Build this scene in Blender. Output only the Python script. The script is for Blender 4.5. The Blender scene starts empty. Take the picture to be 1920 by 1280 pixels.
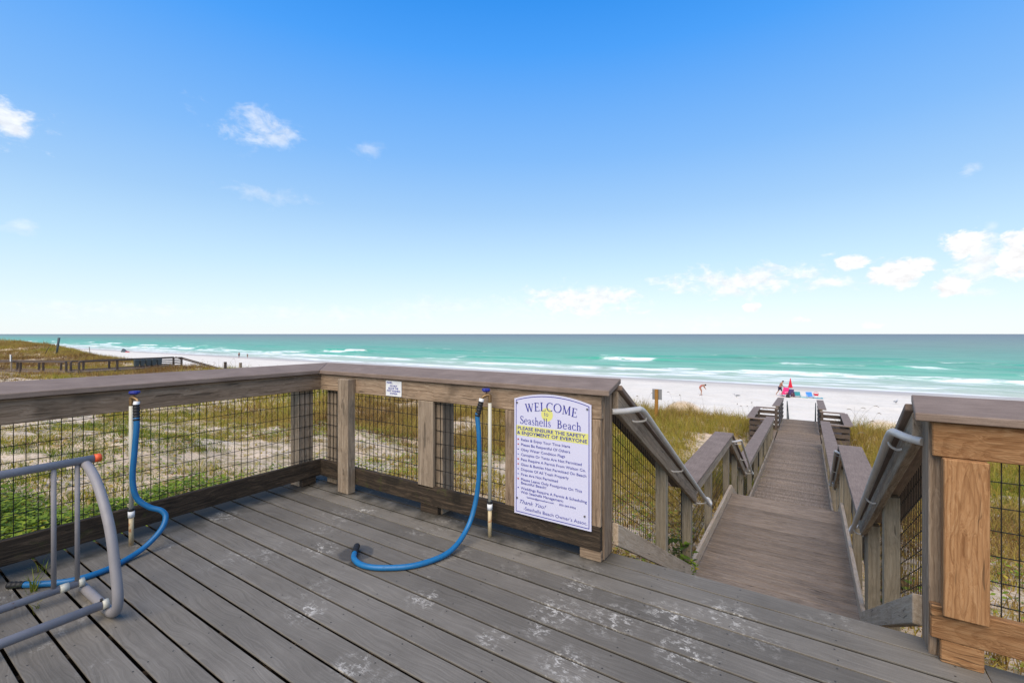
import bpy, bmesh, math, random
import numpy as np
from mathutils import Vector, Matrix
random.seed(7); RNG = np.random.default_rng(11)
R = math.radians
SC = bpy.context.scene
COL = SC.collection

# ------------------------------------------------------------------ camera
cam_d = bpy.data.cameras.new('camera'); cam = bpy.data.objects.new('camera', cam_d); COL.objects.link(cam)
cam_d.sensor_width = 36.0; cam_d.lens = 16.0; cam_d.shift_y = -14.0 / 1920
cam_d.clip_start = 0.05; cam_d.clip_end = 90000
cam.location = (0, 0, 1.386); cam.rotation_euler = (R(90), 0, R(33.0))
SC.camera = cam

# ------------------------------------------------------------------ exposure, sun, sky
SC.view_settings.view_transform = 'Standard'; SC.view_settings.look = 'None'
SC.view_settings.gamma = 1.0; SC.view_settings.exposure = 0.5
SUN_EL, SUN_AZ = 50.0, 168.0          # azimuth clockwise from +Y (the sea)
sd = bpy.data.lights.new('sun', 'SUN'); sd.energy = 3.2; sd.angle = R(60); sd.color = (1.0, 0.87, 0.67)
sun = bpy.data.objects.new('sun', sd); COL.objects.link(sun)
dv = Vector((math.sin(R(SUN_AZ)) * math.cos(R(SUN_EL)), math.cos(R(SUN_AZ)) * math.cos(R(SUN_EL)), math.sin(R(SUN_EL))))
sun.rotation_euler = dv.to_track_quat('Z', 'Y').to_euler()

W = bpy.data.worlds.new('World'); SC.world = W; W.use_nodes = True
class NT:
    """small node-tree helper"""
    def __init__(s, tree): s.t = tree; tree.nodes.clear()
    def n(s, typ, **kw):
        nd = s.t.nodes.new(typ)
        ins = kw.pop('ins', {})
        for k, v in kw.items(): setattr(nd, k, v)
        for k, v in ins.items(): s.set(nd, k, v)
        return nd
    def set(s, nd, k, v):
        sk = nd.inputs[k]
        if isinstance(v, bpy.types.NodeSocket): s.t.links.new(v, sk)
        elif isinstance(v, bpy.types.Node): s.t.links.new(v.outputs[0], sk)
        else: sk.default_value = v
    def m(s, op, a, b=0.0, c=None, clamp=False):
        nd = s.n('ShaderNodeMath', operation=op, use_clamp=clamp); s.set(nd, 0, a); s.set(nd, 1, b)
        if c is not None: s.set(nd, 2, c)
        return nd.outputs[0]
    def vm(s, op, a, b=(0, 0, 0)):
        nd = s.n('ShaderNodeVectorMath', operation=op); s.set(nd, 0, a); s.set(nd, 1, b)
        return nd.outputs['Value'] if op in ('LENGTH', 'DOT_PRODUCT', 'DISTANCE') else nd.outputs[0]
    def mix(s, f, a, b, blend='MIX'):
        nd = s.n('ShaderNodeMix', data_type='RGBA', blend_type=blend)
        s.set(nd, 'Factor', f) if False else s.set(nd, 0, f)
        for idx, v in ((6, a), (7, b)):
            if isinstance(v, (tuple, list)) and len(v) == 3: v = (*v, 1)
            s.set(nd, idx, v)
        return nd.outputs[2]
    def ramp(s, f, stops, interp='LINEAR'):
        nd = s.n('ShaderNodeValToRGB'); cr = nd.color_ramp; cr.interpolation = interp
        while len(cr.elements) < len(stops): cr.elements.new(0.5)
        for e, (p, c) in zip(cr.elements, stops):
            e.position = p
            e.color = (c, c, c, 1) if isinstance(c, (int, float)) else (*c[:3], 1)
        s.set(nd, 0, f); return nd.outputs[0]
    def noise(s, vec, scale, detail=4, rough=0.55, dist=0.0):
        nd = s.n('ShaderNodeTexNoise'); s.set(nd, 'Vector', vec); s.set(nd, 'Scale', scale)
        s.set(nd, 'Detail', detail); s.set(nd, 'Roughness', rough); s.set(nd, 'Distortion', dist)
        return nd.outputs[0]
    def ss(s, x, lo, hi):
        nd = s.n('ShaderNodeMapRange', interpolation_type='SMOOTHSTEP'); s.set(nd, 0, x); s.set(nd, 1, lo); s.set(nd, 2, hi)
        return nd.outputs[0]

def build_world():
    N = NT(W.node_tree)
    sky = N.n('ShaderNodeTexSky', sky_type='NISHITA', sun_disc=False, sun_elevation=R(SUN_EL), sun_rotation=R(SUN_AZ),
              altitude=0.0, air_density=1.0, dust_density=0.6, ozone_density=2.5)
    tc = N.n('ShaderNodeTexCoord'); d = tc.outputs['Generated']
    sp = N.n('ShaderNodeSeparateXYZ', ins={0: d})
    az = N.m('ARCTAN2', sp.outputs[0], sp.outputs[1]); el = N.m('ARCSINE', sp.outputs[2])
    # clear blue overhead, milky towards the horizon: the Nishita sky graded by elevation
    grade = N.ramp(N.m('DIVIDE', N.m('MAXIMUM', el, 0.0), 0.8), [(0.0, (4.35, 4.65, 4.75)), (0.06, (3.80, 4.48, 4.75)), (0.18, (2.75, 3.85, 4.66)), (0.32, (1.75, 2.98, 4.55)),
                  (0.456, (1.05, 2.42, 4.65)), (0.69, (0.28, 1.72, 4.72)), (0.79, (0.11, 1.42, 4.40)), (1.0, (0.10, 1.2, 3.8))])
    col = N.mix(0.12, grade, sky.outputs[0])
    # clouds: azimuth, elevation, half width, half height, density
    clouds = [(-1.412,0.302,0.0395,0.0272,0.85),(-1.088,0.377,0.0846,0.0371,0.55),(-1.052,0.362,0.0555,0.0228,0.60),(-0.885,0.366,0.0298,0.0136,0.35),(-1.061,0.263,0.0688,0.0155,0.18),(-1.398,0.159,0.0206,0.0101,0.30),(0.211,0.250,0.0175,0.0124,0.50),(0.132,0.101,0.0420,0.0264,1.30),(0.064,0.124,0.0241,0.0120,1.20),(0.205,0.136,0.0237,0.0245,1.20),(0.224,0.119,0.0285,0.0306,0.90),(0.260,0.114,0.0237,0.0349,1.10),(0.188,0.075,0.0220,0.0151,1.10),(0.225,0.064,0.0284,0.0081,0.60),(0.031,0.096,0.0300,0.0124,0.80),(0.236,0.161,0.0078,0.0071,0.40),(-0.431,0.074,0.1262,0.0300,0.75),(-0.100,0.103,0.1389,0.0268,0.75),(-0.517,0.054,0.1869,0.0233,0.40),(-0.091,0.051,0.0165,0.0103,1.00),(-0.010,0.026,0.0117,0.0069,0.80),(0.093,0.015,0.0159,0.0064,0.80),(-1.270,0.041,0.1800,0.0108,0.22),(-0.955,0.039,0.2427,0.0174,0.30),(-0.167,0.023,0.1184,0.0150,0.30),(-1.353,0.043,0.0536,0.0067,0.20),(-0.739,0.059,0.1484,0.0184,0.25)]
    rr = random.Random(5)
    for i in range(8):                        # the same kind of sky all round
        a = 0.55 + i * 0.53
        clouds.append((a if a < math.pi else a - 2 * math.pi, 0.05 + rr.random() * 0.3, 0.04 + rr.random() * 0.05, 0.02 + rr.random() * 0.015, 0.5 + rr.random() * 0.6))
    pos = N.n('ShaderNodeCombineXYZ', ins={0: az, 1: el}).outputs[0]
    stretch = N.vm('MULTIPLY', d, (1.0, 1.0, 1.7))
    n1 = N.noise(stretch, 20.0, 6, 0.62, 0.35)
    n2 = N.noise(stretch, 55.0, 3, 0.6)
    nz = N.m('ADD', N.m('MULTIPLY', N.m('SUBTRACT', n1, 0.5), 3.8), N.m('MULTIPLY', N.m('SUBTRACT', n2, 0.5), 0.9))
    classes = {}
    for (a, e, wa, we, den) in clouds:
        key = 1.0 if den > 0.95 else 0.8 if den > 0.7 else 0.55 if den > 0.42 else 0.3
        nd = N.n('ShaderNodeVectorMath', operation='MULTIPLY_ADD'); N.set(nd, 0, pos); N.set(nd, 1, (1 / wa, 1 / we, 0)); N.set(nd, 2, (-a / wa, -e / we, 0))
        r = N.vm('LENGTH', nd.outputs[0])
        classes[key] = r if key not in classes else N.m('MINIMUM', classes[key], r)
    total = None
    for key, r in classes.items():
        q = N.ss(N.m('ADD', N.m('SUBTRACT', {1.0: 1.15, 0.8: 1.3, 0.55: 1.1, 0.3: 1.35}[key], r), nz if key < 1 else N.m('MULTIPLY', nz, 0.72)), 0.0, {1.0: 0.55, 0.8: 1.1, 0.55: 1.5, 0.3: 1.7}[key])
        q = N.m('MULTIPLY', q, key)
        total = q if total is None else N.m('MAXIMUM', total, q)
    shade = N.m('ADD', 0.97, N.m('MULTIPLY', N.m('SUBTRACT', n2, 0.5), 0.55))
    cc = N.n('ShaderNodeVectorMath', operation='SCALE'); N.set(cc, 0, (4.95, 4.95, 5.0)); N.set(cc, 'Scale', shade)
    col = N.mix(total, col, cc.outputs[0])
    bg = N.n('ShaderNodeBackground', ins={0: col, 1: 0.15})
    N.n('ShaderNodeOutputWorld', ins={0: bg})
build_world()

# ------------------------------------------------------------------ object helpers
def tag(o, label=None, cat=None, group=None, kind=None):
    if label: o['label'] = label
    if cat: o['category'] = cat
    if group: o['group'] = group
    if kind: o['kind'] = kind
    return o
def empty(name, loc=(0, 0, 0), **kw):
    o = bpy.data.objects.new(name, None); COL.objects.link(o); o.location = loc; o.empty_display_size = 0.1
    return tag(o, **kw)
def place(o, M, parent):
    """put o at world matrix M under an unrotated parent (or grandparent chain)"""
    if parent is not None:
        o.parent = parent
        off = Vector((0, 0, 0)); p = parent; chain = Matrix.Identity(4); lst = []
        while p is not None: lst.append(p); p = p.parent
        for p in reversed(lst): chain = chain @ p.matrix_basis
        M = chain.inverted() @ M
    o.matrix_basis = M
def link(name, me, mat=None, parent=None, M=None, smooth=False):
    if mat is not None:
        me.materials.clear(); me.materials.append(mat)
    if smooth:
        for p in me.polygons: p.use_smooth = True
    o = bpy.data.objects.new(name, me); COL.objects.link(o)
    place(o, M if M is not None else Matrix.Identity(4), parent)
    return o
def frame(origin, ax, az=(0, 0, 1)):
    x = Vector(ax).normalized(); z = Vector(az); y = z.cross(x).normalized(); z = x.cross(y)
    M = Matrix((x, y, z)).transposed().to_4x4(); M.translation = Vector(origin)
    return M
def solid(name, verts, faces, M, mat, parent=None, bevel=0.004, smooth=False):
    """world-space verts, kept in the frame M so that the grain runs along M's x axis"""
    Mi = M.inverted(); bm = bmesh.new()
    vs = [bm.verts.new(Mi @ Vector(v)) for v in verts]
    for f in faces: bm.faces.new([vs[i] for i in f])
    bmesh.ops.recalc_face_normals(bm, faces=bm.faces[:])
    if bevel: bmesh.ops.bevel(bm, geom=bm.edges[:], offset=bevel, segments=1, affect='EDGES', clamp_overlap=True)
    me = bpy.data.meshes.new(name); bm.to_mesh(me); bm.free()
    return link(name, me, mat, parent, M, smooth)
BF = [(0, 1, 2, 3), (7, 6, 5, 4), (0, 4, 5, 1), (1, 5, 6, 2), (2, 6, 7, 3), (3, 7, 4, 0)]
def hexa(name, c8, mat, parent, along, bevel=0.004, up=(0, 0, 1)):
    o = sum((Vector(v) for v in c8), Vector()) / 8
    return solid(name, c8, BF, frame(o, along, up), mat, parent, bevel)
def box(name, x0, x1, y0, y1, z0, z1, mat, parent, along='x', bevel=0.004):
    c8 = [(x0, y0, z0), (x1, y0, z0), (x1, y1, z0), (x0, y1, z0), (x0, y0, z1), (x1, y0, z1), (x1, y1, z1), (x0, y1, z1)]
    ax = {'x': (1, 0, 0), 'y': (0, 1, 0), 'z': (0, 0, 1)}[along]
    return hexa(name, c8, mat, parent, ax, bevel, (0, 1, 0) if along == 'z' else (0, 0, 1))
def ybeam(name, x0, x1, ya, yb, za0, za1, zb0, zb1, mat, parent, bevel=0.004, dz=0.0):
    """beam running along Y with plumb-cut ends; bottom/top heights at ya and yb; dz lifts the x1 side"""
    c8 = [(x0, ya, za0), (x1, ya, za0 + dz), (x1, yb, zb0 + dz), (x0, yb, zb0), (x0, ya, za1), (x1, ya, za1 + dz), (x1, yb, zb1 + dz), (x0, yb, zb1)]
    return hexa(name, c8, mat, parent, (0, yb - ya, zb0 - za0), bevel)
def crom(pts, n=8):
    P = [Vector(p) for p in pts]; out = []
    for i in range(len(P) - 1):
        p0 = P[i - 1] if i else P[0] * 2 - P[1]; p1, p2 = P[i], P[i + 1]; p3 = P[i + 2] if i + 2 < len(P) else P[-1] * 2 - P[-2]
        for k in range(n):
            t = k / n
            out.append(0.5 * ((2 * p1) + (p2 - p0) * t + (2 * p0 - 5 * p1 + 4 * p2 - p3) * t * t + (3 * p1 - p0 - 3 * p2 + p3) * t ** 3))
    out.append(P[-1]); return out
def tube_mesh(name, pts, r, sides=12, rad=None, caps=True):
    pts = [Vector(p) for p in pts]; V = []; Fc = []
    t0 = (pts[1] - pts[0]).normalized(); nrm = t0.orthogonal().normalized()
    for i, p in enumerate(pts):
        t = (pts[min(i + 1, len(pts) - 1)] - pts[max(i - 1, 0)]).normalized()
        nrm = (nrm - t * nrm.dot(t)).normalized(); b = t.cross(nrm); rr = rad[i] if rad else r
        for k in range(sides):
            a = 2 * math.pi * k / sides; V.append(p + (nrm * math.cos(a) + b * math.sin(a)) * rr)
    for i in range(len(pts) - 1):
        for k in range(sides):
            a, b2 = i * sides + k, i * sides + (k + 1) % sides
            Fc.append((a, b2, b2 + sides, a + sides))
    if caps:
        Fc.append(tuple(range(sides))[::-1]); Fc.append(tuple(range(len(V) - sides, len(V))))
    me = bpy.data.meshes.new(name); me.from_pydata([tuple(v) for v in V], [], Fc); me.update()
    return me
def tube(name, pts, r, mat, parent=None, sides=12, curve=0, rad=None, caps=True):
    P = crom(pts, curve) if curve else [Vector(p) for p in pts]
    me = tube_mesh(name, P, r, sides, rad, caps); o = link(name, me, mat, parent)
    for p in me.polygons: p.use_smooth = len(p.vertices) == 4
    return o
def raw_mesh(name, V, T, attrs=None):
    """fast mesh from numpy verts (n,3) and triangles/quads (m,k)"""
    V = np.asarray(V, dtype=np.float32); T = np.asarray(T, dtype=np.int32); k = T.shape[1]
    me = bpy.data.meshes.new(name)
    me.vertices.add(len(V)); me.vertices.foreach_set('co', V.ravel())
    me.loops.add(T.size); me.loops.foreach_set('vertex_index', T.ravel())
    me.polygons.add(len(T)); me.polygons.foreach_set('loop_start', np.arange(0, T.size, k, dtype=np.int32))
    me.polygons.foreach_set('loop_total', np.full(len(T), k, dtype=np.int32))
    for nm, arr in (attrs or {}).items():
        at = me.attributes.new(nm, 'FLOAT', 'POINT'); at.data.foreach_set('value', np.asarray(arr, dtype=np.float32))
    me.update(calc_edges=True); me.validate()
    return me
def boxes_mesh(name, lst):
    V, Fc = [], []
    for (x0, x1, y0, y1, z0, z1) in lst:
        b = len(V); V += [(x0, y0, z0), (x1, y0, z0), (x1, y1, z0), (x0, y1, z0), (x0, y0, z1), (x1, y0, z1), (x1, y1, z1), (x0, y1, z1)]
        Fc += [tuple(b + i for i in f[::-1]) for f in BF]
    me = bpy.data.meshes.new(name); me.from_pydata(V, [], Fc); me.update(); return me

# ------------------------------------------------------------------ value noise (numpy) for terrain and planting
def vnoise(x, y, seed=0):
    x = np.asarray(x, float); y = np.asarray(y, float)
    xi = np.floor(x).astype(np.int64); yi = np.floor(y).astype(np.int64); fx = x - xi; fy = y - yi
    def h(a, b):
        n = (a * 374761393 + b * 668265263 + seed * 974711) & 0x7fffffff
        n = ((n ^ (n >> 13)) * 1274126177) & 0x7fffffff
        return ((n ^ (n >> 16)) & 0xffff) / 65535.0
    u = fx * fx * (3 - 2 * fx); v = fy * fy * (3 - 2 * fy)
    return (h(xi, yi) * (1 - u) + h(xi + 1, yi) * u) * (1 - v) + (h(xi, yi + 1) * (1 - u) + h(xi + 1, yi + 1) * u) * v
def fbm(x, y, seed=0, o=4):
    s = 0; a = 0.5; t = 0
    for i in range(o): s = s + a * vnoise(x * 2 ** i, y * 2 ** i, seed + i); t += a; a *= 0.5
    return s / t

# ------------------------------------------------------------------ materials
def mat_new(name):
    m = bpy.data.materials.new(name); m.use_nodes = True; return m, NT(m.node_tree)
def finish(N, color, rough=0.7, bump=None, bstr=0.3, bdist=0.01, spec=0.3, metal=0.0, extra=None):
    p = N.n('ShaderNodeBsdfPrincipled'); N.set(p, 'Base Color', color if not (isinstance(color, tuple) and len(color) == 3) else (*color, 1))
    N.set(p, 'Roughness', rough); N.set(p, 'Specular IOR Level', spec); N.set(p, 'Metallic', metal)
    if bump is not None:
        b = N.n('ShaderNodeBump', ins={'Strength': bstr, 'Distance': bdist, 'Height': bump}); N.set(p, 'Normal', b.outputs[0])
    for k, v in (extra or {}).items(): N.set(p, k, v)
    N.n('ShaderNodeOutputMaterial', ins={0: p}); return p
def plain(name, col, rough=0.5, spec=0.4, metal=0.0, var=0.12, scale=30):
    m, N = mat_new(name); tc = N.n('ShaderNodeTexCoord').outputs['Object']
    n = N.noise(tc, scale, 4); f = N.m('ADD', 1 - var, N.m('MULTIPLY', n, 2 * var))
    c = N.n('ShaderNodeVectorMath', operation='SCALE'); N.set(c, 0, col); N.set(c, 'Scale', f)
    finish(N, c.outputs[0], rough, n, 0.08, 0.003, spec, metal); return m
def wood(name, lo, mid, hi, grime=0.35, grime_col=(0.02, 0.018, 0.014), rings=1.0, rough=0.85, moss=0.0):
    m, N = mat_new(name)
    tc = N.n('ShaderNodeTexCoord').outputs['Object']; oi = N.n('ShaderNodeObjectInfo').outputs['Random']
    off = N.n('ShaderNodeCombineXYZ', ins={0: N.m('MULTIPLY', oi, 37.0), 1: N.m('MULTIPLY', oi, 91.0), 2: N.m('MULTIPLY', oi, 53.0)}).outputs[0]
    v = N.vm('ADD', tc, off)
    warp = N.noise(N.vm('MULTIPLY', v, (1.8, 7, 7)), 1.0, 3)
    vw = N.vm('ADD', v, N.n('ShaderNodeCombineXYZ', ins={1: N.m('MULTIPLY', N.m('SUBTRACT', warp, .5), 0.12 * rings), 2: N.m('MULTIPLY', N.m('SUBTRACT', warp, .5), 0.12 * rings)}).outputs[0])
    g1 = N.noise(N.vm('MULTIPLY', vw, (1.6, 60, 60)), 1.0, 5, 0.65)
    g2 = N.noise(N.vm('MULTIPLY', vw, (6, 240, 240)), 1.0, 3, 0.6)
    big = N.noise(v, 3.1, 4, 0.6)
    gg = N.m('ADD', N.m('MULTIPLY', g1, 0.7), N.m('MULTIPLY', g2, 0.3))
    col = N.ramp(gg, [(0.28, lo), (0.5, mid), (0.72, hi)])
    tint = N.m('ADD', 0.80, N.m('MULTIPLY', oi, 0.36))
    sc = N.n('ShaderNodeVectorMath', operation='SCALE'); N.set(sc, 0, col); N.set(sc, 'Scale', tint)
    gm = N.m('MULTIPLY', N.ss(big, 0.50, 0.74), grime)
    col = N.mix(gm, sc.outputs[0], grime_col)
    if rings > 2:
        cath = N.m('ADD', N.m('MULTIPLY', N.vm('LENGTH', N.vm('ADD', N.vm('MULTIPLY', tc, (0.085, 1.0, 1.0)), (0.012, 0.01, 0.02))), 1.0), N.m('MULTIPLY', N.m('SUBTRACT', N.noise(N.vm('MULTIPLY', v, (1.5, 5, 5)), 1.0, 2), .5), 0.10))
        band = N.m('FRACT', N.m('MULTIPLY', cath, 78.0)); band = N.ss(band, 0.45, 0.95)
        col = N.mix(N.m('MULTIPLY', band, 0.36), col, lo)
    crack = N.m('MULTIPLY', N.ss(N.noise(N.vm('MULTIPLY', vw, (2.2, 34, 34)), 1.0, 2, 0.5), 0.66, 0.72), 0.55)
    col = N.mix(crack, col, (0.018, 0.014, 0.010))
    if moss:
        mo = N.m('MULTIPLY', N.ss(N.noise(v, 11.0, 5, 0.65), 0.58, 0.72), moss)
        col = N.mix(mo, col, (0.05, 0.055, 0.015))
    hgt = N.m('SUBTRACT', gg, N.m('MULTIPLY', crack, 0.6))
    finish(N, col, rough, hgt, 0.8, 0.008, 0.2); return m
M = {}
M['grey_wood'] = wood('weathered_wood', (0.080, 0.052, 0.032), (0.265, 0.186, 0.124), (0.45, 0.34, 0.24), 0.45)
M['pale_wood'] = wood('silvered_wood', (0.115, 0.085, 0.058), (0.30, 0.228, 0.162), (0.47, 0.38, 0.285), 0.32)
M['green_wood'] = wood('post_wood', (0.15, 0.120, 0.082), (0.27, 0.222, 0.155), (0.39, 0.33, 0.25), 0.25)
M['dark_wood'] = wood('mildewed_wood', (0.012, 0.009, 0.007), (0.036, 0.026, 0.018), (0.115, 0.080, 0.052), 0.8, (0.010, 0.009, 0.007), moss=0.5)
M['new_pine'] = wood('new_pine', (0.15, 0.062, 0.022), (0.33, 0.172, 0.076), (0.43, 0.255, 0.130), 0.30, (0.20, 0.10, 0.04), rings=2.2)
M['plank'] = wood('walk_plank', (0.105, 0.074, 0.050), (0.225, 0.168, 0.122), (0.34, 0.270, 0.205), 0.32, (0.07, 0.050, 0.035))
M['tan_wood'] = wood('bleached_wood', (0.24, 0.17, 0.105), (0.42, 0.32, 0.225), (0.55, 0.45, 0.34), 0.18)
M['far_wood'] = wood('far_wood', (0.05, 0.036, 0.028), (0.10, 0.075, 0.06), (0.16, 0.125, 0.10), 0.3)

def mat_cap():
    m, N = mat_new('cap_composite')
    tc = N.n('ShaderNodeTexCoord').outputs['Object']; oi = N.n('ShaderNodeObjectInfo').outputs['Random']
    v = N.vm('ADD', tc, N.n('ShaderNodeCombineXYZ', ins={0: N.m('MULTIPLY', oi, 31.0)}).outputs[0])
    g = N.noise(N.vm('MULTIPLY', v, (8, 140, 140)), 1.0, 4, 0.6); b = N.noise(v, 5.0, 4); sp = N.noise(v, 260.0, 2)
    f = N.m('ADD', N.m('MULTIPLY', g, 0.5), N.m('ADD', N.m('MULTIPLY', b, 0.3), N.m('MULTIPLY', sp, 0.2)))
    col = N.ramp(f, [(0.32, (0.130, 0.092, 0.070)), (0.52, (0.215, 0.158, 0.124)), (0.7, (0.305, 0.232, 0.188))])
    finish(N, col, 0.75, f, 0.3, 0.004, 0.25); return m
M['cap'] = mat_cap()

SCUFF = [(-1.05,2.306,.13),(-1.06,2.03,.20),(-1.06,1.86,.10),(-.80,2.12,.20),(-.56,2.30,.20),(-.33,2.45,.20),(-.45,2.08,.20),(-1.68,1.75,.14),(-1.596,1.231,.12),(-2.92,2.346,.16),(-3.719,1.708,.16),(-1.2,1.69,.12),(-.85,1.72,.18),(-2.64,1.80,.16),(-2.1,1.35,.14)]
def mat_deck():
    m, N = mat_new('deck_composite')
    P = N.n('ShaderNodeNewGeometry').outputs['Position']; oi = N.n('ShaderNodeObjectInfo').outputs['Random']
    v = N.vm('ADD', P, N.n('ShaderNodeCombineXYZ', ins={0: N.m('MULTIPLY', oi, 23.0), 2: N.m('MULTIPLY', oi, 7.0)}).outputs[0])
    warp = N.noise(N.vm('MULTIPLY', v, (2.5, 9, 9)), 1.0, 2)
    vw = N.vm('ADD', v, N.n('ShaderNodeCombineXYZ', ins={1: N.m('MULTIPLY', warp, 0.10)}).outputs[0])
    g = N.noise(N.vm('MULTIPLY', vw, (3, 150, 10)), 1.0, 4, 0.6)
    b = N.noise(P, 2.2, 5, 0.6); fine = N.noise(P, 420.0, 2)
    f = N.m('ADD', N.m('ADD', N.m('MULTIPLY', g, 0.42), N.m('MULTIPLY', b, 0.36)), N.m('MULTIPLY', fine, 0.22))
    col = N.ramp(f, [(0.30, (0.082, 0.072, 0.058)), (0.50, (0.150, 0.133, 0.110)), (0.72, (0.235, 0.210, 0.176))])
    tint = N.n('ShaderNodeVectorMath', operation='SCALE'); N.set(tint, 0, col); N.set(tint, 'Scale', N.m('ADD', 0.80, N.m('MULTIPLY', oi, 0.38)))
    col = tint.outputs[0]
    # grime beside the kick boards, blackened further to paint in the shade there
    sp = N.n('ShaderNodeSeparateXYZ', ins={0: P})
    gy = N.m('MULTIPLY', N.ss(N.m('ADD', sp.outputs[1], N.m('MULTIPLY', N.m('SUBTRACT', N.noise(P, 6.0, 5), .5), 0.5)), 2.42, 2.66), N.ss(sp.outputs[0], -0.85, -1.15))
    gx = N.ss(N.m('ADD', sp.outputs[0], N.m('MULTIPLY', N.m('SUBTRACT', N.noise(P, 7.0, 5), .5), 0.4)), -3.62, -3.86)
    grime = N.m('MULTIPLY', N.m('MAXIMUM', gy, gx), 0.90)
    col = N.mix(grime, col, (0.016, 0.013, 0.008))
    wet = None
    for (x, y, r) in [(-2.40, 1.88, 0.115), (-2.3, 1.80, 0.05)]:
        dd = N.vm('LENGTH', N.vm('SUBTRACT', P, (x, y, 0)))
        q = N.ss(N.m('ADD', dd, N.m('MULTIPLY', N.m('SUBTRACT', N.noise(P, 12.0, 3), .5), 0.05)), r, r * 0.82)
        wet = q if wet is None else N.m('MAXIMUM', wet, q)
    col = N.mix(N.m('MULTIPLY', wet, 0.62), col, (0.035, 0.034, 0.033))
    # pale scuffs: dried sand and salt
    patch = None
    for (x, y, r) in SCUFF:
        q = N.ss(N.vm('LENGTH', N.vm('SUBTRACT', P, (x, y, 0))), r * 0.95, r * 0.05)
        patch = q if patch is None else N.m('MAXIMUM', patch, q)
    wv = N.vm('MULTIPLY', P, (1.0, 1.9, 1.0))
    rid = N.m('SUBTRACT', 1.0, N.m('ABSOLUTE', N.m('SUBTRACT', N.m('MULTIPLY', N.noise(wv, 9.0, 6, 0.72, 0.25), 2.0), 1.0)))
    rid = N.m('MULTIPLY', N.ss(rid, 0.90, 1.0), N.ss(N.noise(P, 23.0, 4, 0.6), 0.42, 0.62))
    cl = N.ss(N.noise(wv, 16.0, 6, 0.74, 0.2), 0.575, 0.73)
    allover = N.m('MULTIPLY', N.m('MULTIPLY', rid, N.ss(N.noise(P, 2.9, 3), 0.54, 0.70)), 0.30)
    sc = N.m('MAXIMUM', N.m('MULTIPLY', patch, N.m('MAXIMUM', N.m('MULTIPLY', rid, 0.85), N.m('MULTIPLY', cl, 0.62))), allover)
    col = N.mix(N.m('MULTIPLY', sc, 0.95), col, (0.66, 0.62, 0.55))
    rough = N.m('SUBTRACT', 0.72, N.m('MULTIPLY', wet, 0.35))
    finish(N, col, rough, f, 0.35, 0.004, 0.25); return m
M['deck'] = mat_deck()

def mat_sand():
    m, N = mat_new('sand')
    P = N.n('ShaderNodeNewGeometry').outputs['Position']; sp = N.n('ShaderNodeSeparateXYZ', ins={0: P})
    n1 = N.noise(P, 0.35, 5); n2 = N.noise(P, 2.6, 6, 0.65); n3 = N.noise(P, 14.0, 4, 0.7)
    f = N.m('ADD', N.m('MULTIPLY', n1, 0.4), N.m('ADD', N.m('MULTIPLY', n2, 0.35), N.m('MULTIPLY', n3, 0.25)))
    dune = N.ramp(f, [(0.34, (0.48, 0.345, 0.215)), (0.5, (0.68, 0.525, 0.375)), (0.64, (0.80, 0.655, 0.50))])
    beach = N.ramp(f, [(0.32, (0.66, 0.585, 0.48)), (0.52, (0.77, 0.69, 0.58)), (0.7, (0.83, 0.755, 0.645))])
    y = sp.outputs[1]
    foot = N.ss(N.noise(N.vm('MULTIPLY', P, (1.0, 0.6, 1.0)), 1.7, 4, 0.7), 0.55, 0.68)
    beach = N.mix(N.m('MULTIPLY', foot, 0.25), beach, (0.52, 0.45, 0.37))
    col = N.mix(N.ss(y, 26.0, 33.0), dune, beach)
    # dead litter and low creepers among the dune plants
    lit = N.m('MULTIPLY', N.ss(N.m('ADD', N.m('MULTIPLY', n2, 0.6), N.m('MULTIPLY', n3, 0.4)), 0.45, 0.57), N.ss(y, 30.0, 25.0))
    litc = N.ramp(N.noise(P, 5.0, 4), [(0.35, (0.15, 0.115, 0.035)), (0.55, (0.24, 0.175, 0.055)), (0.7, (0.17, 0.16, 0.030))])
    col = N.mix(N.m('MULTIPLY', lit, 0.75), col, litc)
    edge = N.m('ADD', y, N.m('MULTIPLY', N.m('SUBTRACT', N.noise(N.vm('MULTIPLY', P, (0.05, 0.1, 0)), 1.0, 3), .5), 10.0))
    col = N.mix(N.m('MULTIPLY', N.ss(edge, 69.0, 82.0), 0.8), col, (0.44, 0.385, 0.335))
    bump = N.m('ADD', N.m('MULTIPLY', n2, 0.7), N.m('MULTIPLY', n3, 0.5))
    rough = N.m('SUBTRACT', 0.95, N.m('MULTIPLY', N.ss(edge, 74.0, 84.0), 0.5))
    finish(N, col, rough, bump, 0.8, 0.07, 0.15); return m
M['sand'] = mat_sand()

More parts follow.
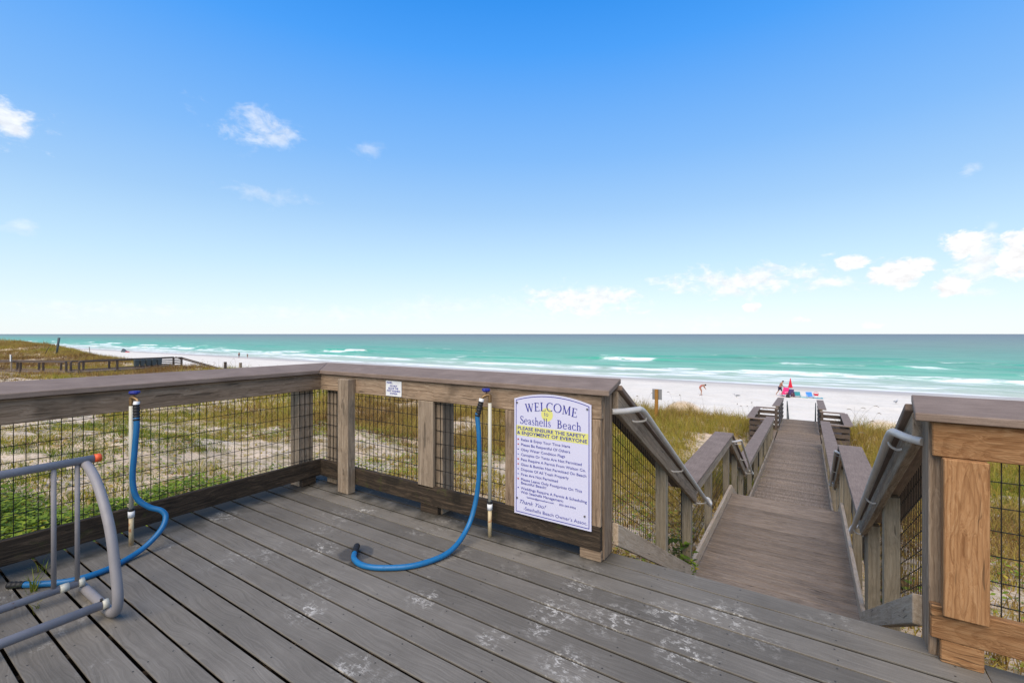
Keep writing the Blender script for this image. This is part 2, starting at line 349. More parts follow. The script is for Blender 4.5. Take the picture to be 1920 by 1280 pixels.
def mat_sea():
    m, N = mat_new('sea_water')
    P = N.n('ShaderNodeNewGeometry').outputs['Position']; sp = N.n('ShaderNodeSeparateXYZ', ins={0: P})
    x, y, z = sp.outputs
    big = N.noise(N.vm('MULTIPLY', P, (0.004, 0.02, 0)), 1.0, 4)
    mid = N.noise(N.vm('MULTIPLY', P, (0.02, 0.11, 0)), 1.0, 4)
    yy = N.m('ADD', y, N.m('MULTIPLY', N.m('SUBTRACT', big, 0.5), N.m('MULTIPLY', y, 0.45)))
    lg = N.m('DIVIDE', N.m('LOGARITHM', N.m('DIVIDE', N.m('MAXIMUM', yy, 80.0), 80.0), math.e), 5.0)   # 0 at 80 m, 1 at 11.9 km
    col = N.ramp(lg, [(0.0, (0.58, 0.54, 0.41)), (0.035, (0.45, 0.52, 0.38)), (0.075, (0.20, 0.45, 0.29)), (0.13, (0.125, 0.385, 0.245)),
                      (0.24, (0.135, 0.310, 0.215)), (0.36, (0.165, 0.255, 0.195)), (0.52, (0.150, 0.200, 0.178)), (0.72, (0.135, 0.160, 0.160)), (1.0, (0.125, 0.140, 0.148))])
    # streaks and darker patches of deeper water
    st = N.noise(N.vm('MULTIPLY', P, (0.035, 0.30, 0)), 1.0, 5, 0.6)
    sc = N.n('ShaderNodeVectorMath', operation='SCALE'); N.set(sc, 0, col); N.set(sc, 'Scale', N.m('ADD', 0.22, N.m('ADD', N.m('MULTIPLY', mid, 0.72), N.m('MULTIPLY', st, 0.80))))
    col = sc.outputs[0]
    fine = N.noise(N.vm('MULTIPLY', P, (0.13, 0.9, 0)), 1.0, 4, 0.65)
    sc2 = N.n('ShaderNodeVectorMath', operation='SCALE'); N.set(sc2, 0, col); N.set(sc2, 'Scale', N.m('ADD', 0.55, N.m('MULTIPLY', fine, 0.9)))
    col = sc2.outputs[0]
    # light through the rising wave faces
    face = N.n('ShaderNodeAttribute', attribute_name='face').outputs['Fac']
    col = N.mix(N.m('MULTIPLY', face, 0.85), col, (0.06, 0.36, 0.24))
    foam = N.n('ShaderNodeAttribute', attribute_name='foam').outputs['Fac']
    fn = N.noise(N.vm('MULTIPLY', P, (0.16, 0.75, 1)), 1.0, 7, 0.74, 0.4)
    fm = N.ss(N.m('ADD', foam, N.m('MULTIPLY', N.m('SUBTRACT', fn, 0.5), 2.3)), 0.32, 0.92)
    col = N.mix(N.m('MULTIPLY', fm, 0.93), col, (0.80, 0.81, 0.79))
    w1 = N.noise(N.vm('MULTIPLY', P, (0.35, 1.1, 1)), 1.0, 5, 0.6); w2 = N.noise(N.vm('MULTIPLY', P, (0.03, 0.16, 1)), 1.0, 3)
    h = N.m('ADD', N.m('MULTIPLY', w1, 0.3), w2)
    rough = N.m('ADD', 0.38, N.m('MULTIPLY', fm, 0.5))
    finish(N, col, rough, h, 0.5, 0.5, 0.14); return m
M['sea'] = mat_sea()

def mat_leaf(name, stops, trans=0.25):
    m, N = mat_new(name)
    t = N.n('ShaderNodeAttribute', attribute_name='tint').outputs['Fac']
    col = N.ramp(t, stops)
    p = N.n('ShaderNodeBsdfPrincipled', ins={'Base Color': col, 'Roughness': 0.65, 'Specular IOR Level': 0.2})
    tr = N.n('ShaderNodeBsdfTranslucent', ins={0: col})
    mx = N.n('ShaderNodeMixShader', ins={0: trans, 1: p.outputs[0], 2: tr.outputs[0]})
    N.n('ShaderNodeOutputMaterial', ins={0: mx}); return m
M['grass'] = mat_leaf('dune_grass', [(0.0, (0.17, 0.085, 0.030)), (0.25, (0.37, 0.245, 0.075)), (0.5, (0.40, 0.295, 0.052)), (0.75, (0.29, 0.265, 0.034)), (1.0, (0.13, 0.185, 0.020))])
M['leaf'] = mat_leaf('green_leaf', [(0.0, (0.06, 0.10, 0.012)), (0.4, (0.15, 0.22, 0.020)), (0.8, (0.28, 0.34, 0.030)), (1.0, (0.42, 0.32, 0.04))])
M['stalk'] = plain('dry_stalk', (0.22, 0.17, 0.10), 0.8, 0.1)
M['wire'] = plain('black_wire', (0.012, 0.010, 0.009), 0.6, 0.3)
M['alu'] = plain('handrail_metal', (0.52, 0.49, 0.45), 0.5, 0.5, 0.15, 0.18, 14)
def worn(name, col, spot, spot_scale, lo, hi, rough=0.5, spec=0.4, metal=0.0):
    m, N = mat_new(name); tc = N.n('ShaderNodeTexCoord').outputs['Object']
    n = N.noise(tc, 14.0, 4); f = N.m('ADD', 0.80, N.m('MULTIPLY', n, 0.4))
    c = N.n('ShaderNodeVectorMath', operation='SCALE'); N.set(c, 0, col); N.set(c, 'Scale', f)
    k = N.ss(N.noise(tc, spot_scale, 6, 0.68), lo, hi)
    finish(N, N.mix(k, c.outputs[0], spot), N.m('ADD', rough, N.m('MULTIPLY', k, 0.35)), N.m('ADD', n, k), 0.12, 0.003, spec, metal); return m
M['rust'] = plain('rust', (0.16, 0.06, 0.025), 0.9, 0.1, 0, 0.4, 60)
M['rack'] = worn('galvanised_grey', (0.235, 0.218, 0.220), (0.15, 0.075, 0.045), 9.0, 0.64, 0.72)
M['orange'] = plain('orange_plastic', (0.72, 0.10, 0.025), 0.45)
M['hose'] = worn('blue_hose', (0.008, 0.125, 0.30), (0.035, 0.10, 0.17), 30.0, 0.55, 0.75, 0.42, 0.45)
M['black'] = plain('black_rubber', (0.012, 0.012, 0.013), 0.55)
M['pvc'] = plain('white_pvc', (0.50, 0.48, 0.40), 0.45, 0.4, 0, 0.12, 9)
M['yellow_pvc'] = worn('yellowed_pvc', (0.54, 0.43, 0.26), (0.34, 0.13, 0.04), 16.0, 0.52, 0.66)
M['white'] = plain('white_plastic', (0.74, 0.74, 0.74), 0.45)
M['blue_knob'] = plain('blue_knob', (0.012, 0.02, 0.22), 0.4)
M['brass'] = plain('brass', (0.24, 0.15, 0.07), 0.45, 0.5, 0.6)
M['sign'] = plain('sign_panel', (0.60, 0.59, 0.73), 0.4, 0.4, 0, 0.03, 4)
M['navy'] = plain('navy_print', (0.035, 0.04, 0.30), 0.5)
M['yellow'] = plain('yellow_print', (0.66, 0.64, 0.20), 0.5, 0.3, 0, 0.05, 6)
M['red_print'] = plain('red_print', (0.42, 0.05, 0.06), 0.5)
M['screw'] = plain('screw', (0.03, 0.028, 0.026), 0.6)
M['bolt'] = plain('bolt', (0.16, 0.15, 0.16), 0.5, 0.5, 0.5)
M['skin'] = plain('tanned_skin', (0.36, 0.17, 0.10), 0.6)
M['shorts'] = plain('dark_trunks', (0.045, 0.02, 0.05), 0.8)
M['hair'] = plain('dark_hair', (0.03, 0.018, 0.012), 0.7)
M['coral'] = plain('coral_cloth', (0.50, 0.13, 0.13), 0.8)
M['red'] = plain('red_cloth', (0.62, 0.02, 0.045), 0.7)
M['pink'] = plain('pink_cloth', (0.75, 0.03, 0.17), 0.7)
M['teal'] = plain('teal_cloth', (0.02, 0.22, 0.25), 0.7)
M['blue'] = plain('blue_cloth', (0.04, 0.22, 0.62), 0.7)
M['violet'] = plain('violet_cloth', (0.06, 0.04, 0.14), 0.7)
M['slate'] = plain('slate_plastic', (0.055, 0.07, 0.075), 0.6)
M['sign_grey'] = plain('grey_sign_back', (0.26, 0.26, 0.27), 0.5, 0.4, 0.2)
M['stained_post'] = wood('stained_post', (0.19, 0.085, 0.02), (0.34, 0.165, 0.04), (0.42, 0.23, 0.07), 0.1)
M['gull'] = plain('gull_feathers', (0.45, 0.45, 0.46), 0.8)

# ================================================================== THE SETTING
WX0, WX1 = -1.08, 0.42          # clear width of the stairs and walk
L1Z = -1.34                     # landing
RAMP0, RAMP1, RZ0 = 10.55, 28.3, -2.39
def rampz(y): return RZ0 - 0.042 * (y - RAMP0)

def ground_z(x, y):
    x = np.asarray(x, float); y = np.asarray(y, float)
    z = np.interp(y, [-60, 0, 4, 8, 14, 20, 24, 26.5, 30, 36, 60, 78, 88, 110, 400], [-1.1, -1.05, -1.3, -1.85, -2.85, -3.05, -2.95, -3.3, -4.5, -5.1, -5.8, -6.5, -7.08, -7.9, -14])
    rise = np.interp(x, [-160, -140, -119, -104, -96, -78, -50, -30, 0], [2.9, 2.5, 2.0, 1.1, 0.8, 0.2, 0.40, 0.25, 0])
    z = z + rise * np.exp(-((y - 23.5) / 8.5) ** 2)
    dune = np.clip((30 - y) / 5, 0, 1) * np.clip((y + 40) / 20, 0, 1)
    near = np.clip((np.hypot(x + 1.5, (y - 4) * 0.7) - 3.5) / 6, 0.15, 1)
    walk = np.clip((np.abs(x + 0.33) - 1.0) / 3.0, 0, 1)
    z = z + dune * near * walk * ((fbm(x * 0.22, y * 0.22, 3) - 0.5) * 0.95 + (fbm(x * 0.9, y * 0.9, 9) - 0.5) * 0.30)
    z = z - 0.55 * np.exp(-(((x + 68) / 7.0) ** 2 + ((y - 17) / 9.0) ** 2) * 0.8)
    cor = np.clip((1.9 - np.abs(x + 0.33)) / 0.7, 0, 1) * (y > 2) * (y < 31.5)
    floor = np.where(y < 8.6, np.interp(y, [2.8, 5.2, 8.6], [-0.6, -1.34, -1.34]), np.where(y < 10.55, np.interp(y, [8.6, 10.55], [-1.6, -2.39]), RZ0 - 0.042 * (y - RAMP0))) - 0.38
    floor = np.where(y > 28.3, z, floor)
    z = z * (1 - cor) + np.minimum(z, floor) * cor
    beach = np.clip((y - 30) / 6, 0, 1) * np.clip((84 - y) / 8, 0, 1)
    z = z + beach * ((fbm(x * 0.10, y * 0.25, 21) - 0.5) * 0.35 + (fbm(x * 1.1, y * 1.1, 22) - 0.5) * 0.10)
    return z
def gz(x, y): return float(ground_z(x, y))
def grid_mesh(name, xs, ys, zf, attrs=None):
    X, Y = np.meshgrid(xs, ys); Z = zf(X, Y); nx, ny = len(xs), len(ys)
    V = np.stack([X, Y, Z], -1).reshape(-1, 3)
    i = (np.arange(ny - 1)[:, None] * nx + np.arange(nx - 1)[None, :]).reshape(-1)
    T = np.stack([i, i + 1, i + 1 + nx, i + nx], -1)
    me = raw_mesh(name, V, T, {k: f(X, Y).ravel() for k, f in (attrs or {}).items()})
    me.polygons.foreach_set('use_smooth', np.ones(len(T), dtype=bool)); return me
gx = np.concatenate([[-30000, -8000, -2500, -900, -450], np.linspace(-300, -85, 60), np.linspace(-84, -26, 110), np.linspace(-25.6, 15, 180), np.linspace(16, 80, 40), [130, 300, 900, 6000, 30000]])
gy = np.concatenate([[-30000, -4000, -400, -80, -40], np.linspace(-20, 0, 20), np.linspace(0.3, 32, 180), np.linspace(32.6, 62, 60), np.linspace(63, 100, 50), [150, 400]])
tag(link('sand_ground', grid_mesh('sand_ground', gx, gy, ground_z), M['sand']), kind='structure')

# --- sea with rolling breakers
SEA = -7.0
LINES = [(90, 0.08, 3, 39), (94, 0.12, 3, 40), (98, 0.18, 4, 41), (103, 0.25, 5, 42), (108, 0.35, 6, 49), (114, 0.42, 6, 43), (121, 0.5, 8, 44), (131, 0.65, 9, 48), (145, 0.9, 12, 45), (158, 0.5, 7, 46), (174, 0.4, 7, 50), (196, 0.4, 8, 47)]
def wave_parts(x, y):
    z = np.zeros_like(x); foam = np.zeros_like(x); face = np.zeros_like(x)
    for (yk, amp, fw, sd_) in LINES:
        yc = yk + (fbm(x * 0.012, x * 0 + 3.3, sd_) - 0.5) * 24 + (fbm(x * 0.25, x * 0 + 5.3, sd_) - 0.5) * 1.6
        A = np.clip((fbm(x * 0.022, x * 0 + 7.7, sd_ + 20, 5) - (0.34 if yk < 125 else 0.42)) * 4.5, 0, 1)
        dy = y - yc
        w = np.where(dy < 0, 1.1, 3.2)
        prof = np.exp(-(dy / w) ** 2)
        z += amp * A * prof
        brk = np.clip((fbm(x * 0.06, x * 0 + 1.1, sd_ + 60, 5) - 0.46) * 8, 0, 1) if yk > 110 else np.ones_like(x)
        tail = np.exp(-np.clip(-dy, 0, None) / fw) * (dy < 0.6)
        foam = np.maximum(foam, tail * np.clip(A * 1.3, 0, 1) * (0.25 + 0.75 * brk) * (0.95 if yk < 150 else 0.35))
        foam = np.maximum(foam, 0.9 * A * brk * np.exp(-((dy - 0.3) / 1.2) ** 2) * (1 if yk < 150 else 0.4))
        face = np.maximum(face, A * (1 - brk) * np.exp(-((dy + 0.8) / 1.5) ** 2) * min(1, amp * 1.6))
    foam = foam * np.clip(0.25 + 1.45 * fbm(x * 0.22, y * 0.55, 91, 4), 0, 1.15)
    edge = 86.0 + (fbm(x * 0.03, x * 0, 90) - 0.5) * 8
    wash = np.exp(-np.clip(y - edge, 0, None) / 7.0)
    foam = np.maximum(foam, 0.62 * wash)
    foam = np.maximum(foam, np.exp(-((y - edge - 0.5) / 0.9) ** 2))
    z += (fbm(x * 0.05, y * 0.16, 77) - 0.5) * 0.28 * np.clip((y - 90) / 30, 0, 1) * np.clip(1 - (y - 600) / 900, 0, 1)
    return z, foam, face
sx = np.concatenate([[-60000, -20000, -8000, -4000, -2500, -1600, -1100], np.linspace(-800, -420, 40), np.linspace(-415, 160, 480), [200, 300, 500, 900, 1600, 4000, 12000, 60000]])
sy = np.concatenate([np.linspace(80, 200, 240), np.linspace(202, 320, 60), np.geomspace(325, 80000, 60)])
sea_me = grid_mesh('sea', sx, sy, lambda x, y: SEA + wave_parts(x, y)[0], {'foam': lambda x, y: wave_parts(x, y)[1], 'face': lambda x, y: wave_parts(x, y)[2]})
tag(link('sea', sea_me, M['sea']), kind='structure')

# --- sun deck: one object per board
deck = empty('deck', (-1.7, 0.8, 0), kind='structure')
PITCH, BT = 0.145, 0.028
screws = []
def grooved(name, a0, a1, b0, b1, z, along):
    """composite board with grooved edges: thin lips over a narrower core"""
    sec = [(b0 + .0016, z), (b1 - .0016, z), (b1, z - .0016), (b1, z - .007), (b1 - .018, z - .007), (b1 - .018, z - BT), (b0 + .018, z - BT), (b0 + .018, z - .007), (b0, z - .007), (b0, z - .0016)]
    n = len(sec); V = []
    for a in (a0, a1): V += [(a, b, c) if along == 'x' else (b, a, c) for b, c in sec]
    F_ = [(i, (i + 1) % n, n + (i + 1) % n, n + i) for i in range(n)] + [tuple(range(n)), tuple(range(n, 2 * n))]
    m = ((a0 + a1) / 2, (b0 + b1) / 2, z) if along == 'x' else ((b0 + b1) / 2, (a0 + a1) / 2, z)
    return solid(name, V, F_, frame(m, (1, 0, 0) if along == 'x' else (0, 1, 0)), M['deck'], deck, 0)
for k in range(28):
    y1 = 2.77 - k * PITCH; y0 = y1 - (PITCH - 0.0138)
    zz = random.uniform(-0.0015, 0.0015)
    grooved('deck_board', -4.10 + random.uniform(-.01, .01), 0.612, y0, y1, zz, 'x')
    for xj in np.arange(-3.95, 0.6, 0.405):
        for yy in (y0 + 0.025, y1 - 0.025):
            jx, jy = xj + random.uniform(-.012, .012), yy + random.uniform(-.006, .006)
            screws.append((jx, jy, zz + 0.0006))
V, Fc = [], []
for (x, y, z) in screws:
    b = len(V); V += [(x + 0.0042 * math.cos(a * math.pi / 3), y + 0.0042 * math.sin(a * math.pi / 3), z) for a in range(6)]; Fc.append(tuple(range(b, b + 6)))
me = bpy.data.meshes.new('screw_heads'); me.from_pydata(V, [], Fc); tag(link('screw_heads', me, M['screw'], deck), kind='stuff')
for k in range(6):                                  # boards turned the other way right of the post
    x0 = 0.6185 + k * PITCH
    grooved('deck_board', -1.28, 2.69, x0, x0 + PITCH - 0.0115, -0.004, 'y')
box('rim_joist', -4.10, 0.60, 2.70, 2.738, -0.27, -0.031, M['grey_wood'], deck, 'x')
box('rim_joist', -4.09, -4.052, -1.25, 2.70, -0.27, -0.031, M['grey_wood'], deck, 'y')
box('light_block_board', -4.09, 1.48, -1.305, -1.285, -1.6, -0.04, M['dark_wood'], deck, 'x')  # unseen boards added around the underside to keep light out of the gaps
box('light_block_board', 1.485, 1.505, -1.30, 2.69, -1.6, -0.04, M['dark_wood'], deck, 'y')
box('light_block_board', -4.115, -4.095, -1.30, 2.69, -1.6, -0.04, M['dark_wood'], deck, 'y')
box('light_block_board', -4.09, -1.06, 2.742, 2.762, -1.6, -0.04, M['grey_wood'], deck, 'x')
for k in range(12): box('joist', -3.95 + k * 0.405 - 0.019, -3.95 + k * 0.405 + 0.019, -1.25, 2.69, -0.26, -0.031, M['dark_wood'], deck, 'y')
for x in (-3.9, -2.3, -0.6, 0.5):
    box('support_post', x - 0.07, x + 0.07, 2.50, 2.64, -1.8, -0.262, M['grey_wood'], deck, 'z')

# --- stairs, landing, ramp
def stairs(name, label, ya, za, yb, zb, n):
    t = empty(name, (-0.33, ya, zb), label=label, cat='staircase')
    run = (yb - ya) / n; rise = (za - zb) / n
    for i in range(1, n):
        z = za - i * rise; y = ya + (i - 1) * run
        box('tread', WX0 + 0.05, WX1 - 0.05, y + 0.004, y + run * 0.5 - 0.003, z - 0.035, z, M['plank'], t, 'x')
        box('tread', WX0 + 0.05, WX1 - 0.05, y + run * 0.5 + 0.003, y + run + 0.02, z - 0.035, z, M['plank'], t, 'x')
    for x in (WX0 + 0.005, (WX0 + WX1) / 2 - 0.02, WX1 - 0.045):
        ybeam('stringer', x, x + 0.038, ya + 0.01, yb, za - rise - 0.28, za - rise - 0.04, zb - 0.22 + 0.0, zb + 0.02 - 0.06, M['grey_wood'], t)
    for i in range(n):
        z = za - i * rise; y = ya + i * run
        box('riser', WX0 + 0.05, WX1 - 0.05, y - 0.022 if i else y - 0.028, y - 0.002, z - rise + 0.004, z - 0.038, M['plank'], t, 'x', 0.002)
    return t
stairs('staircase', 'upper flight of wooden steps from the deck down to the landing', 2.77, 0, 5.22, L1Z, 7)
stairs('staircase', 'lower flight of wooden steps between the landing and the long beach ramp', 8.6, L1Z, RAMP0, RZ0, 6)
landing = empty('landing', (-0.33, 6.9, L1Z), kind='structure')
n = int((8.6 - 5.0) / PITCH)
for k in range(n):
    y1 = 8.6 - k * PITCH
    box('plank', WX0 - 0.02, WX1 + 0.02, y1 - PITCH + 0.004, y1, L1Z - 0.035 + random.uniform(-.002, .002), L1Z, M['plank'], landing, 'x', 0.003)
for x in (WX0, WX1 - 0.04): box('joist', x, x + 0.04, 5.1, 8.57, L1Z - 0.24, L1Z - 0.038, M['grey_wood'], landing, 'y')
box('rim_joist', WX0, WX1, 8.578, 8.60, L1Z - 0.24, L1Z - 0.04, M['grey_wood'], landing, 'x')
ramp = empty('boardwalk', (-0.33, 19, rampz(19)), kind='structure')
n = int((RAMP1 - RAMP0) / PITCH) + 1
for k in range(n):
    y0 = RAMP0 + k * PITCH; y1 = y0 + PITCH - 0.005; j = random.uniform(-.003, .003)
    ybeam('plank', WX0 - 0.02, WX1 + 0.02, y0, y1, rampz(y0) - 0.035 + j, rampz(y0) + j, rampz(y1) - 0.035 + j, rampz(y1) + j, M['plank'], ramp, 0.003).data.name = 'plank'
for x in (WX0, WX1 - 0.04):
    ybeam('joist', x, x + 0.04, RAMP0, RAMP1, rampz(RAMP0) - 0.26, rampz(RAMP0) - 0.045, rampz(RAMP1) - 0.26, rampz(RAMP1) - 0.045, M['grey_wood'], ramp)
stairs('staircase', 'last flight of wooden steps from the boardwalk end onto the sand', RAMP1, rampz(RAMP1), 31.4, gz(-0.3, 31.4) + 0.05, 8)

# ================================================================== RAILINGS
WR = 0.0018
def wires(name, A, B, b0, t0, b1, t1, parent, step=0.0508, hstep=0.1016):
    """welded wire panel in the vertical plane from A to B (x, y); bottom/top heights at both ends"""
    A, B = Vector((A[0], A[1], 0)), Vector((B[0], B[1], 0)); L = (B - A).length; d = (B - A) / L; nrm = Vector((-d.y, d.x, 0)) * WR
    V, Fc = [], []
    def bar(p, q, s):
        b = len(V)
        for c in (p, q):
            for o in (nrm + s, nrm - s, -nrm - s, -nrm + s): V.append(tuple(c + o))
        for i in range(4): Fc.append((b + i, b + (i + 1) % 4, b + 4 + (i + 1) % 4, b + 4 + i))
    m = int(L / step)
    for i in range(m + 1):
        s = min(L, i * step + 0.012); f = s / L
        bar(A + d * s + Vector((0, 0, b0 + (b1 - b0) * f)), A + d * s + Vector((0, 0, t0 + (t1 - t0) * f)), d * WR)
    h = max(t0 - b0, t1 - b1); nh = int(h / hstep)
    sl = (b1 - b0) / L if abs((b1 - b0)) > 0.01 else 0.0
    for j in range(nh + 1):
        off = j * hstep + 0.03
        za = b0 + off; zb = b1 + off
        if za > t0 and zb > t1: break
        # gentle sag between the posts
        seg = 6; prev = None
        for q in range(seg + 1):
            f = q / seg; p = A + d * (L * f) + Vector((0, 0, za + (zb - za) * f + 0.004 * math.sin(f * 9 + j * 2.1)))
            if prev is not None: bar(prev, p, Vector((0, 0, WR)))
            prev = p
    me = bpy.data.meshes.new(name); me.from_pydata(V, [], Fc); me.update()
    return link(name, me, M['wire'], parent)
CAPW, CAPT, TILT = 0.29, 0.034, 0.047
CZI = 1.050          # height of the caps' inner upper edge

# --- left deck railing (runs towards the sea)
XI, YI = -3.832, 2.600       # inner faces of the top boards
t = empty('deck_railing', (-3.9, 0.8, 0), label='weathered railing with wire mesh along the left side of the deck, behind the bike rack', cat='railing', group='deck railings')
xi, xo, ye = -3.800, -4.09, -1.25
yci, yco = 2.57, 2.86
c8 = [(xi, ye, CZI - CAPT), (xi, yci, CZI - CAPT), (xo, yco, CZI + TILT - CAPT), (xo, ye, CZI + TILT - CAPT), (xi, ye, CZI), (xi, yci, CZI), (xo, yco, CZI + TILT), (xo, ye, CZI + TILT)]
hexa('cap_board', c8, M['cap'], t, (0, 1, 0))
box('top_rail', XI - 0.038, XI, ye, YI + 0.03, 0.868, 1.012, M['grey_wood'], t, 'y')
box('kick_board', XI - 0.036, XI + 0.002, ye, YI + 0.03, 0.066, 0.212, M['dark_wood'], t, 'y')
for (y0, y1) in ((2.42, 2.56), (0.36, 0.50), (-1.2, -1.06)):
    box('post', XI - 0.19, XI - 0.05, y0, y1, -1.3, 1.01, M['pale_wood'], t, 'z')
    box('post_block', XI - 0.045, XI - 0.004, y0, y1, 0.001, 0.064, M['dark_wood'], t, 'y')
wires('wire_mesh', (XI - 0.043, -1.2), (XI - 0.043, YI + 0.03), 0.10, 0.98, 0.10, 0.98, t)

# --- front deck railing (faces the sea, carries the signs)
t = empty('deck_railing', (-2.5, 2.7, 0), label='weathered railing along the sea side of the deck carrying the welcome sign', cat='railing', group='deck railings')
XE = -0.985
c8 = [(xi, yci, CZI - CAPT), (XE, yci, CZI - CAPT), (XE - 0.03, yco, CZI + TILT - CAPT), (xo, yco, CZI + TILT - CAPT), (xi, yci, CZI), (XE, yci, CZI), (XE - 0.03, yco, CZI + TILT), (xo, yco, CZI + TILT)]
hexa('cap_board', c8, M['cap'], t, (1, 0, 0))
box('top_rail', XI + 0.002, -1.045, YI, YI + 0.038, 0.868, 1.012, M['grey_wood'], t, 'x')
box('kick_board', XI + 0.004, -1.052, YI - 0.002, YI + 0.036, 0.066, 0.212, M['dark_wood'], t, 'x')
box('post', -3.80, -3.66, YI + 0.05, YI + 0.19, -1.3, 1.01, M['pale_wood'], t, 'z')
box('post', -2.51, -2.36, YI + 0.048, YI + 0.188, -1.3, 1.01, M['pale_wood'], t, 'z')
box('post', -1.182, -1.042, YI + 0.040, YI + 0.180, 0.002, 1.008, M['grey_wood'], t, 'z')
box('post_foot', -2.55, -2.37, YI + 0.004, YI + 0.046, 0.001, 0.064, M['dark_wood'], t, 'x')
box('post_foot', -1.19, -1.05, YI + 0.004, YI + 0.038, 0.001, 0.064, M['grey_wood'], t, 'x')
box('batten', -3.462, -3.322, YI - 0.082, YI - 0.004, 0.002, 0.992, M['pale_wood'], t, 'z')
box('batten', -2.572, -2.412, YI - 0.002, YI + 0.030, 0.196, 0.866, M['pale_wood'], t, 'z')
box('batten', -1.745, -1.605, YI - 0.002, YI + 0.030, 0.214, 0.866, M['grey_wood'], t, 'z')
box('batten', -1.170, -1.050, YI - 0.001, YI + 0.030, 0.214, 0.866, M['grey_wood'], t, 'z')
wires('wire_mesh', (XI - 0.03, YI + 0.043), (-1.19, YI + 0.043), 0.10, 0.98, 0.10, 0.98, t)

# --- right deck railing in new pine
t = empty('deck_railing', (0.6, 2.7, 0), label='new yellow pine railing with brown cap right of the stair head', cat='railing', group='deck railings')
c8 = [(0.385, yci, CZI - CAPT), (3.6, yci, CZI - CAPT), (3.6, yco, CZI + TILT - CAPT), (0.415, yco, CZI + TILT - CAPT), (0.385, yci, CZI), (3.6, yci, CZI), (3.6, yco, CZI + TILT), (0.415, yco, CZI + TILT)]
hexa('cap_board', c8, M['cap'], t, (1, 0, 0))
box('top_rail', 0.446, 3.6, YI, YI + 0.038, 0.868, 1.012, M['new_pine'], t, 'x')
box('kick_board', 0.440, 3.6, YI - 0.002, YI + 0.036, 0.098, 0.236, M['new_pine'], t, 'x')
box('post', 0.442, 0.582, YI + 0.048, YI + 0.188, -1.3, 1.008, M['grey_wood'], t, 'z')
box('face_board', 0.476, 0.614, YI - 0.030, YI - 0.004 + 0.03, 0.21, 0.866, M['new_pine'], t, 'z').location.y -= 0
box('post_foot', 0.472, 0.605, YI + 0.002, YI + 0.040, 0.001, 0.096, M['new_pine'], t, 'x')
box('post', 2.3, 2.44, YI + 0.048, YI + 0.188, -1.3, 1.008, M['grey_wood'], t, 'z')
wires('wire_mesh', (0.60, YI + 0.043), (3.5, YI + 0.043), 0.14, 0.98, 0.14, 0.98, t)

# --- side railings of stairs, landing, ramp
def side_rail(label, sg, xin, ya, yb, za, zb, posts, h=1.05, group=None, capm=None, low=None, kick=True, mesh=True, kick_m=None, ground=0.35, slats=False):
    """sg -1 left, +1 right. xin = inner face of posts; floor heights za, zb; rail height h"""
    capm = capm or M['cap']; low = low or M['pale_wood']; kick_m = kick_m or low
    t = empty('walk_railing', (xin, (ya + yb) / 2, (za + zb) / 2), label=label, cat='railing', group=group)
    zf = lambda y: za + (zb - za) * (y - ya) / (yb - ya)
    X = lambda a, b: (min(xin + sg * a, xin + sg * b), max(xin + sg * a, xin + sg * b))
    x0, x1 = X(-0.065, 0.225)
    top = lambda y: zf(y) + h
    ybeam('cap_board', x0, x1, ya, yb, top(ya) - CAPT, top(ya), top(yb) - CAPT, top(yb), capm, t)
    x0, x1 = X(-0.038, 0)
    ybeam('top_rail', x0, x1, ya, yb, top(ya) - CAPT - 0.145, top(ya) - CAPT - 0.003, top(yb) - CAPT - 0.145, top(yb) - CAPT - 0.003, low, t)
    if kick: ybeam('kick_board', x0, x1, ya, yb, zf(ya) + 0.03, zf(ya) + 0.172, zf(yb) + 0.03, zf(yb) + 0.172, kick_m, t)
    x0, x1 = X(0.002, 0.091)
    for p in posts:
        if len(p if isinstance(p, tuple) else (p,)) == 1: p = (p, 0.09)
        y = p[0]; box('post', x0, x1, y, y + p[1], zf(y) - ground, top(y) - CAPT - 0.012 - max(0, zf(y) - zf(y + p[1])), M['green_wood'], t, 'z')
    if slats:
        x0, x1 = X(-0.036, 0)
        for k in range(slats):
            b = 0.12 + k * (h - 0.30) / slats
            ybeam('slat', x0, x1, ya, yb, zf(ya) + b, zf(ya) + b + 0.10, zf(yb) + b, zf(yb) + b + 0.10, low, t)
    if mesh:
        xm = xin + sg * 0.095
        wires('wire_mesh', (xm, ya), (xm, yb), zf(ya) + 0.07, top(ya) - 0.06, zf(yb) + 0.07, top(yb) - 0.06, t)
    return t
SX0, SX1 = -1.045, 0.445
G = 'railings of the beach walk'
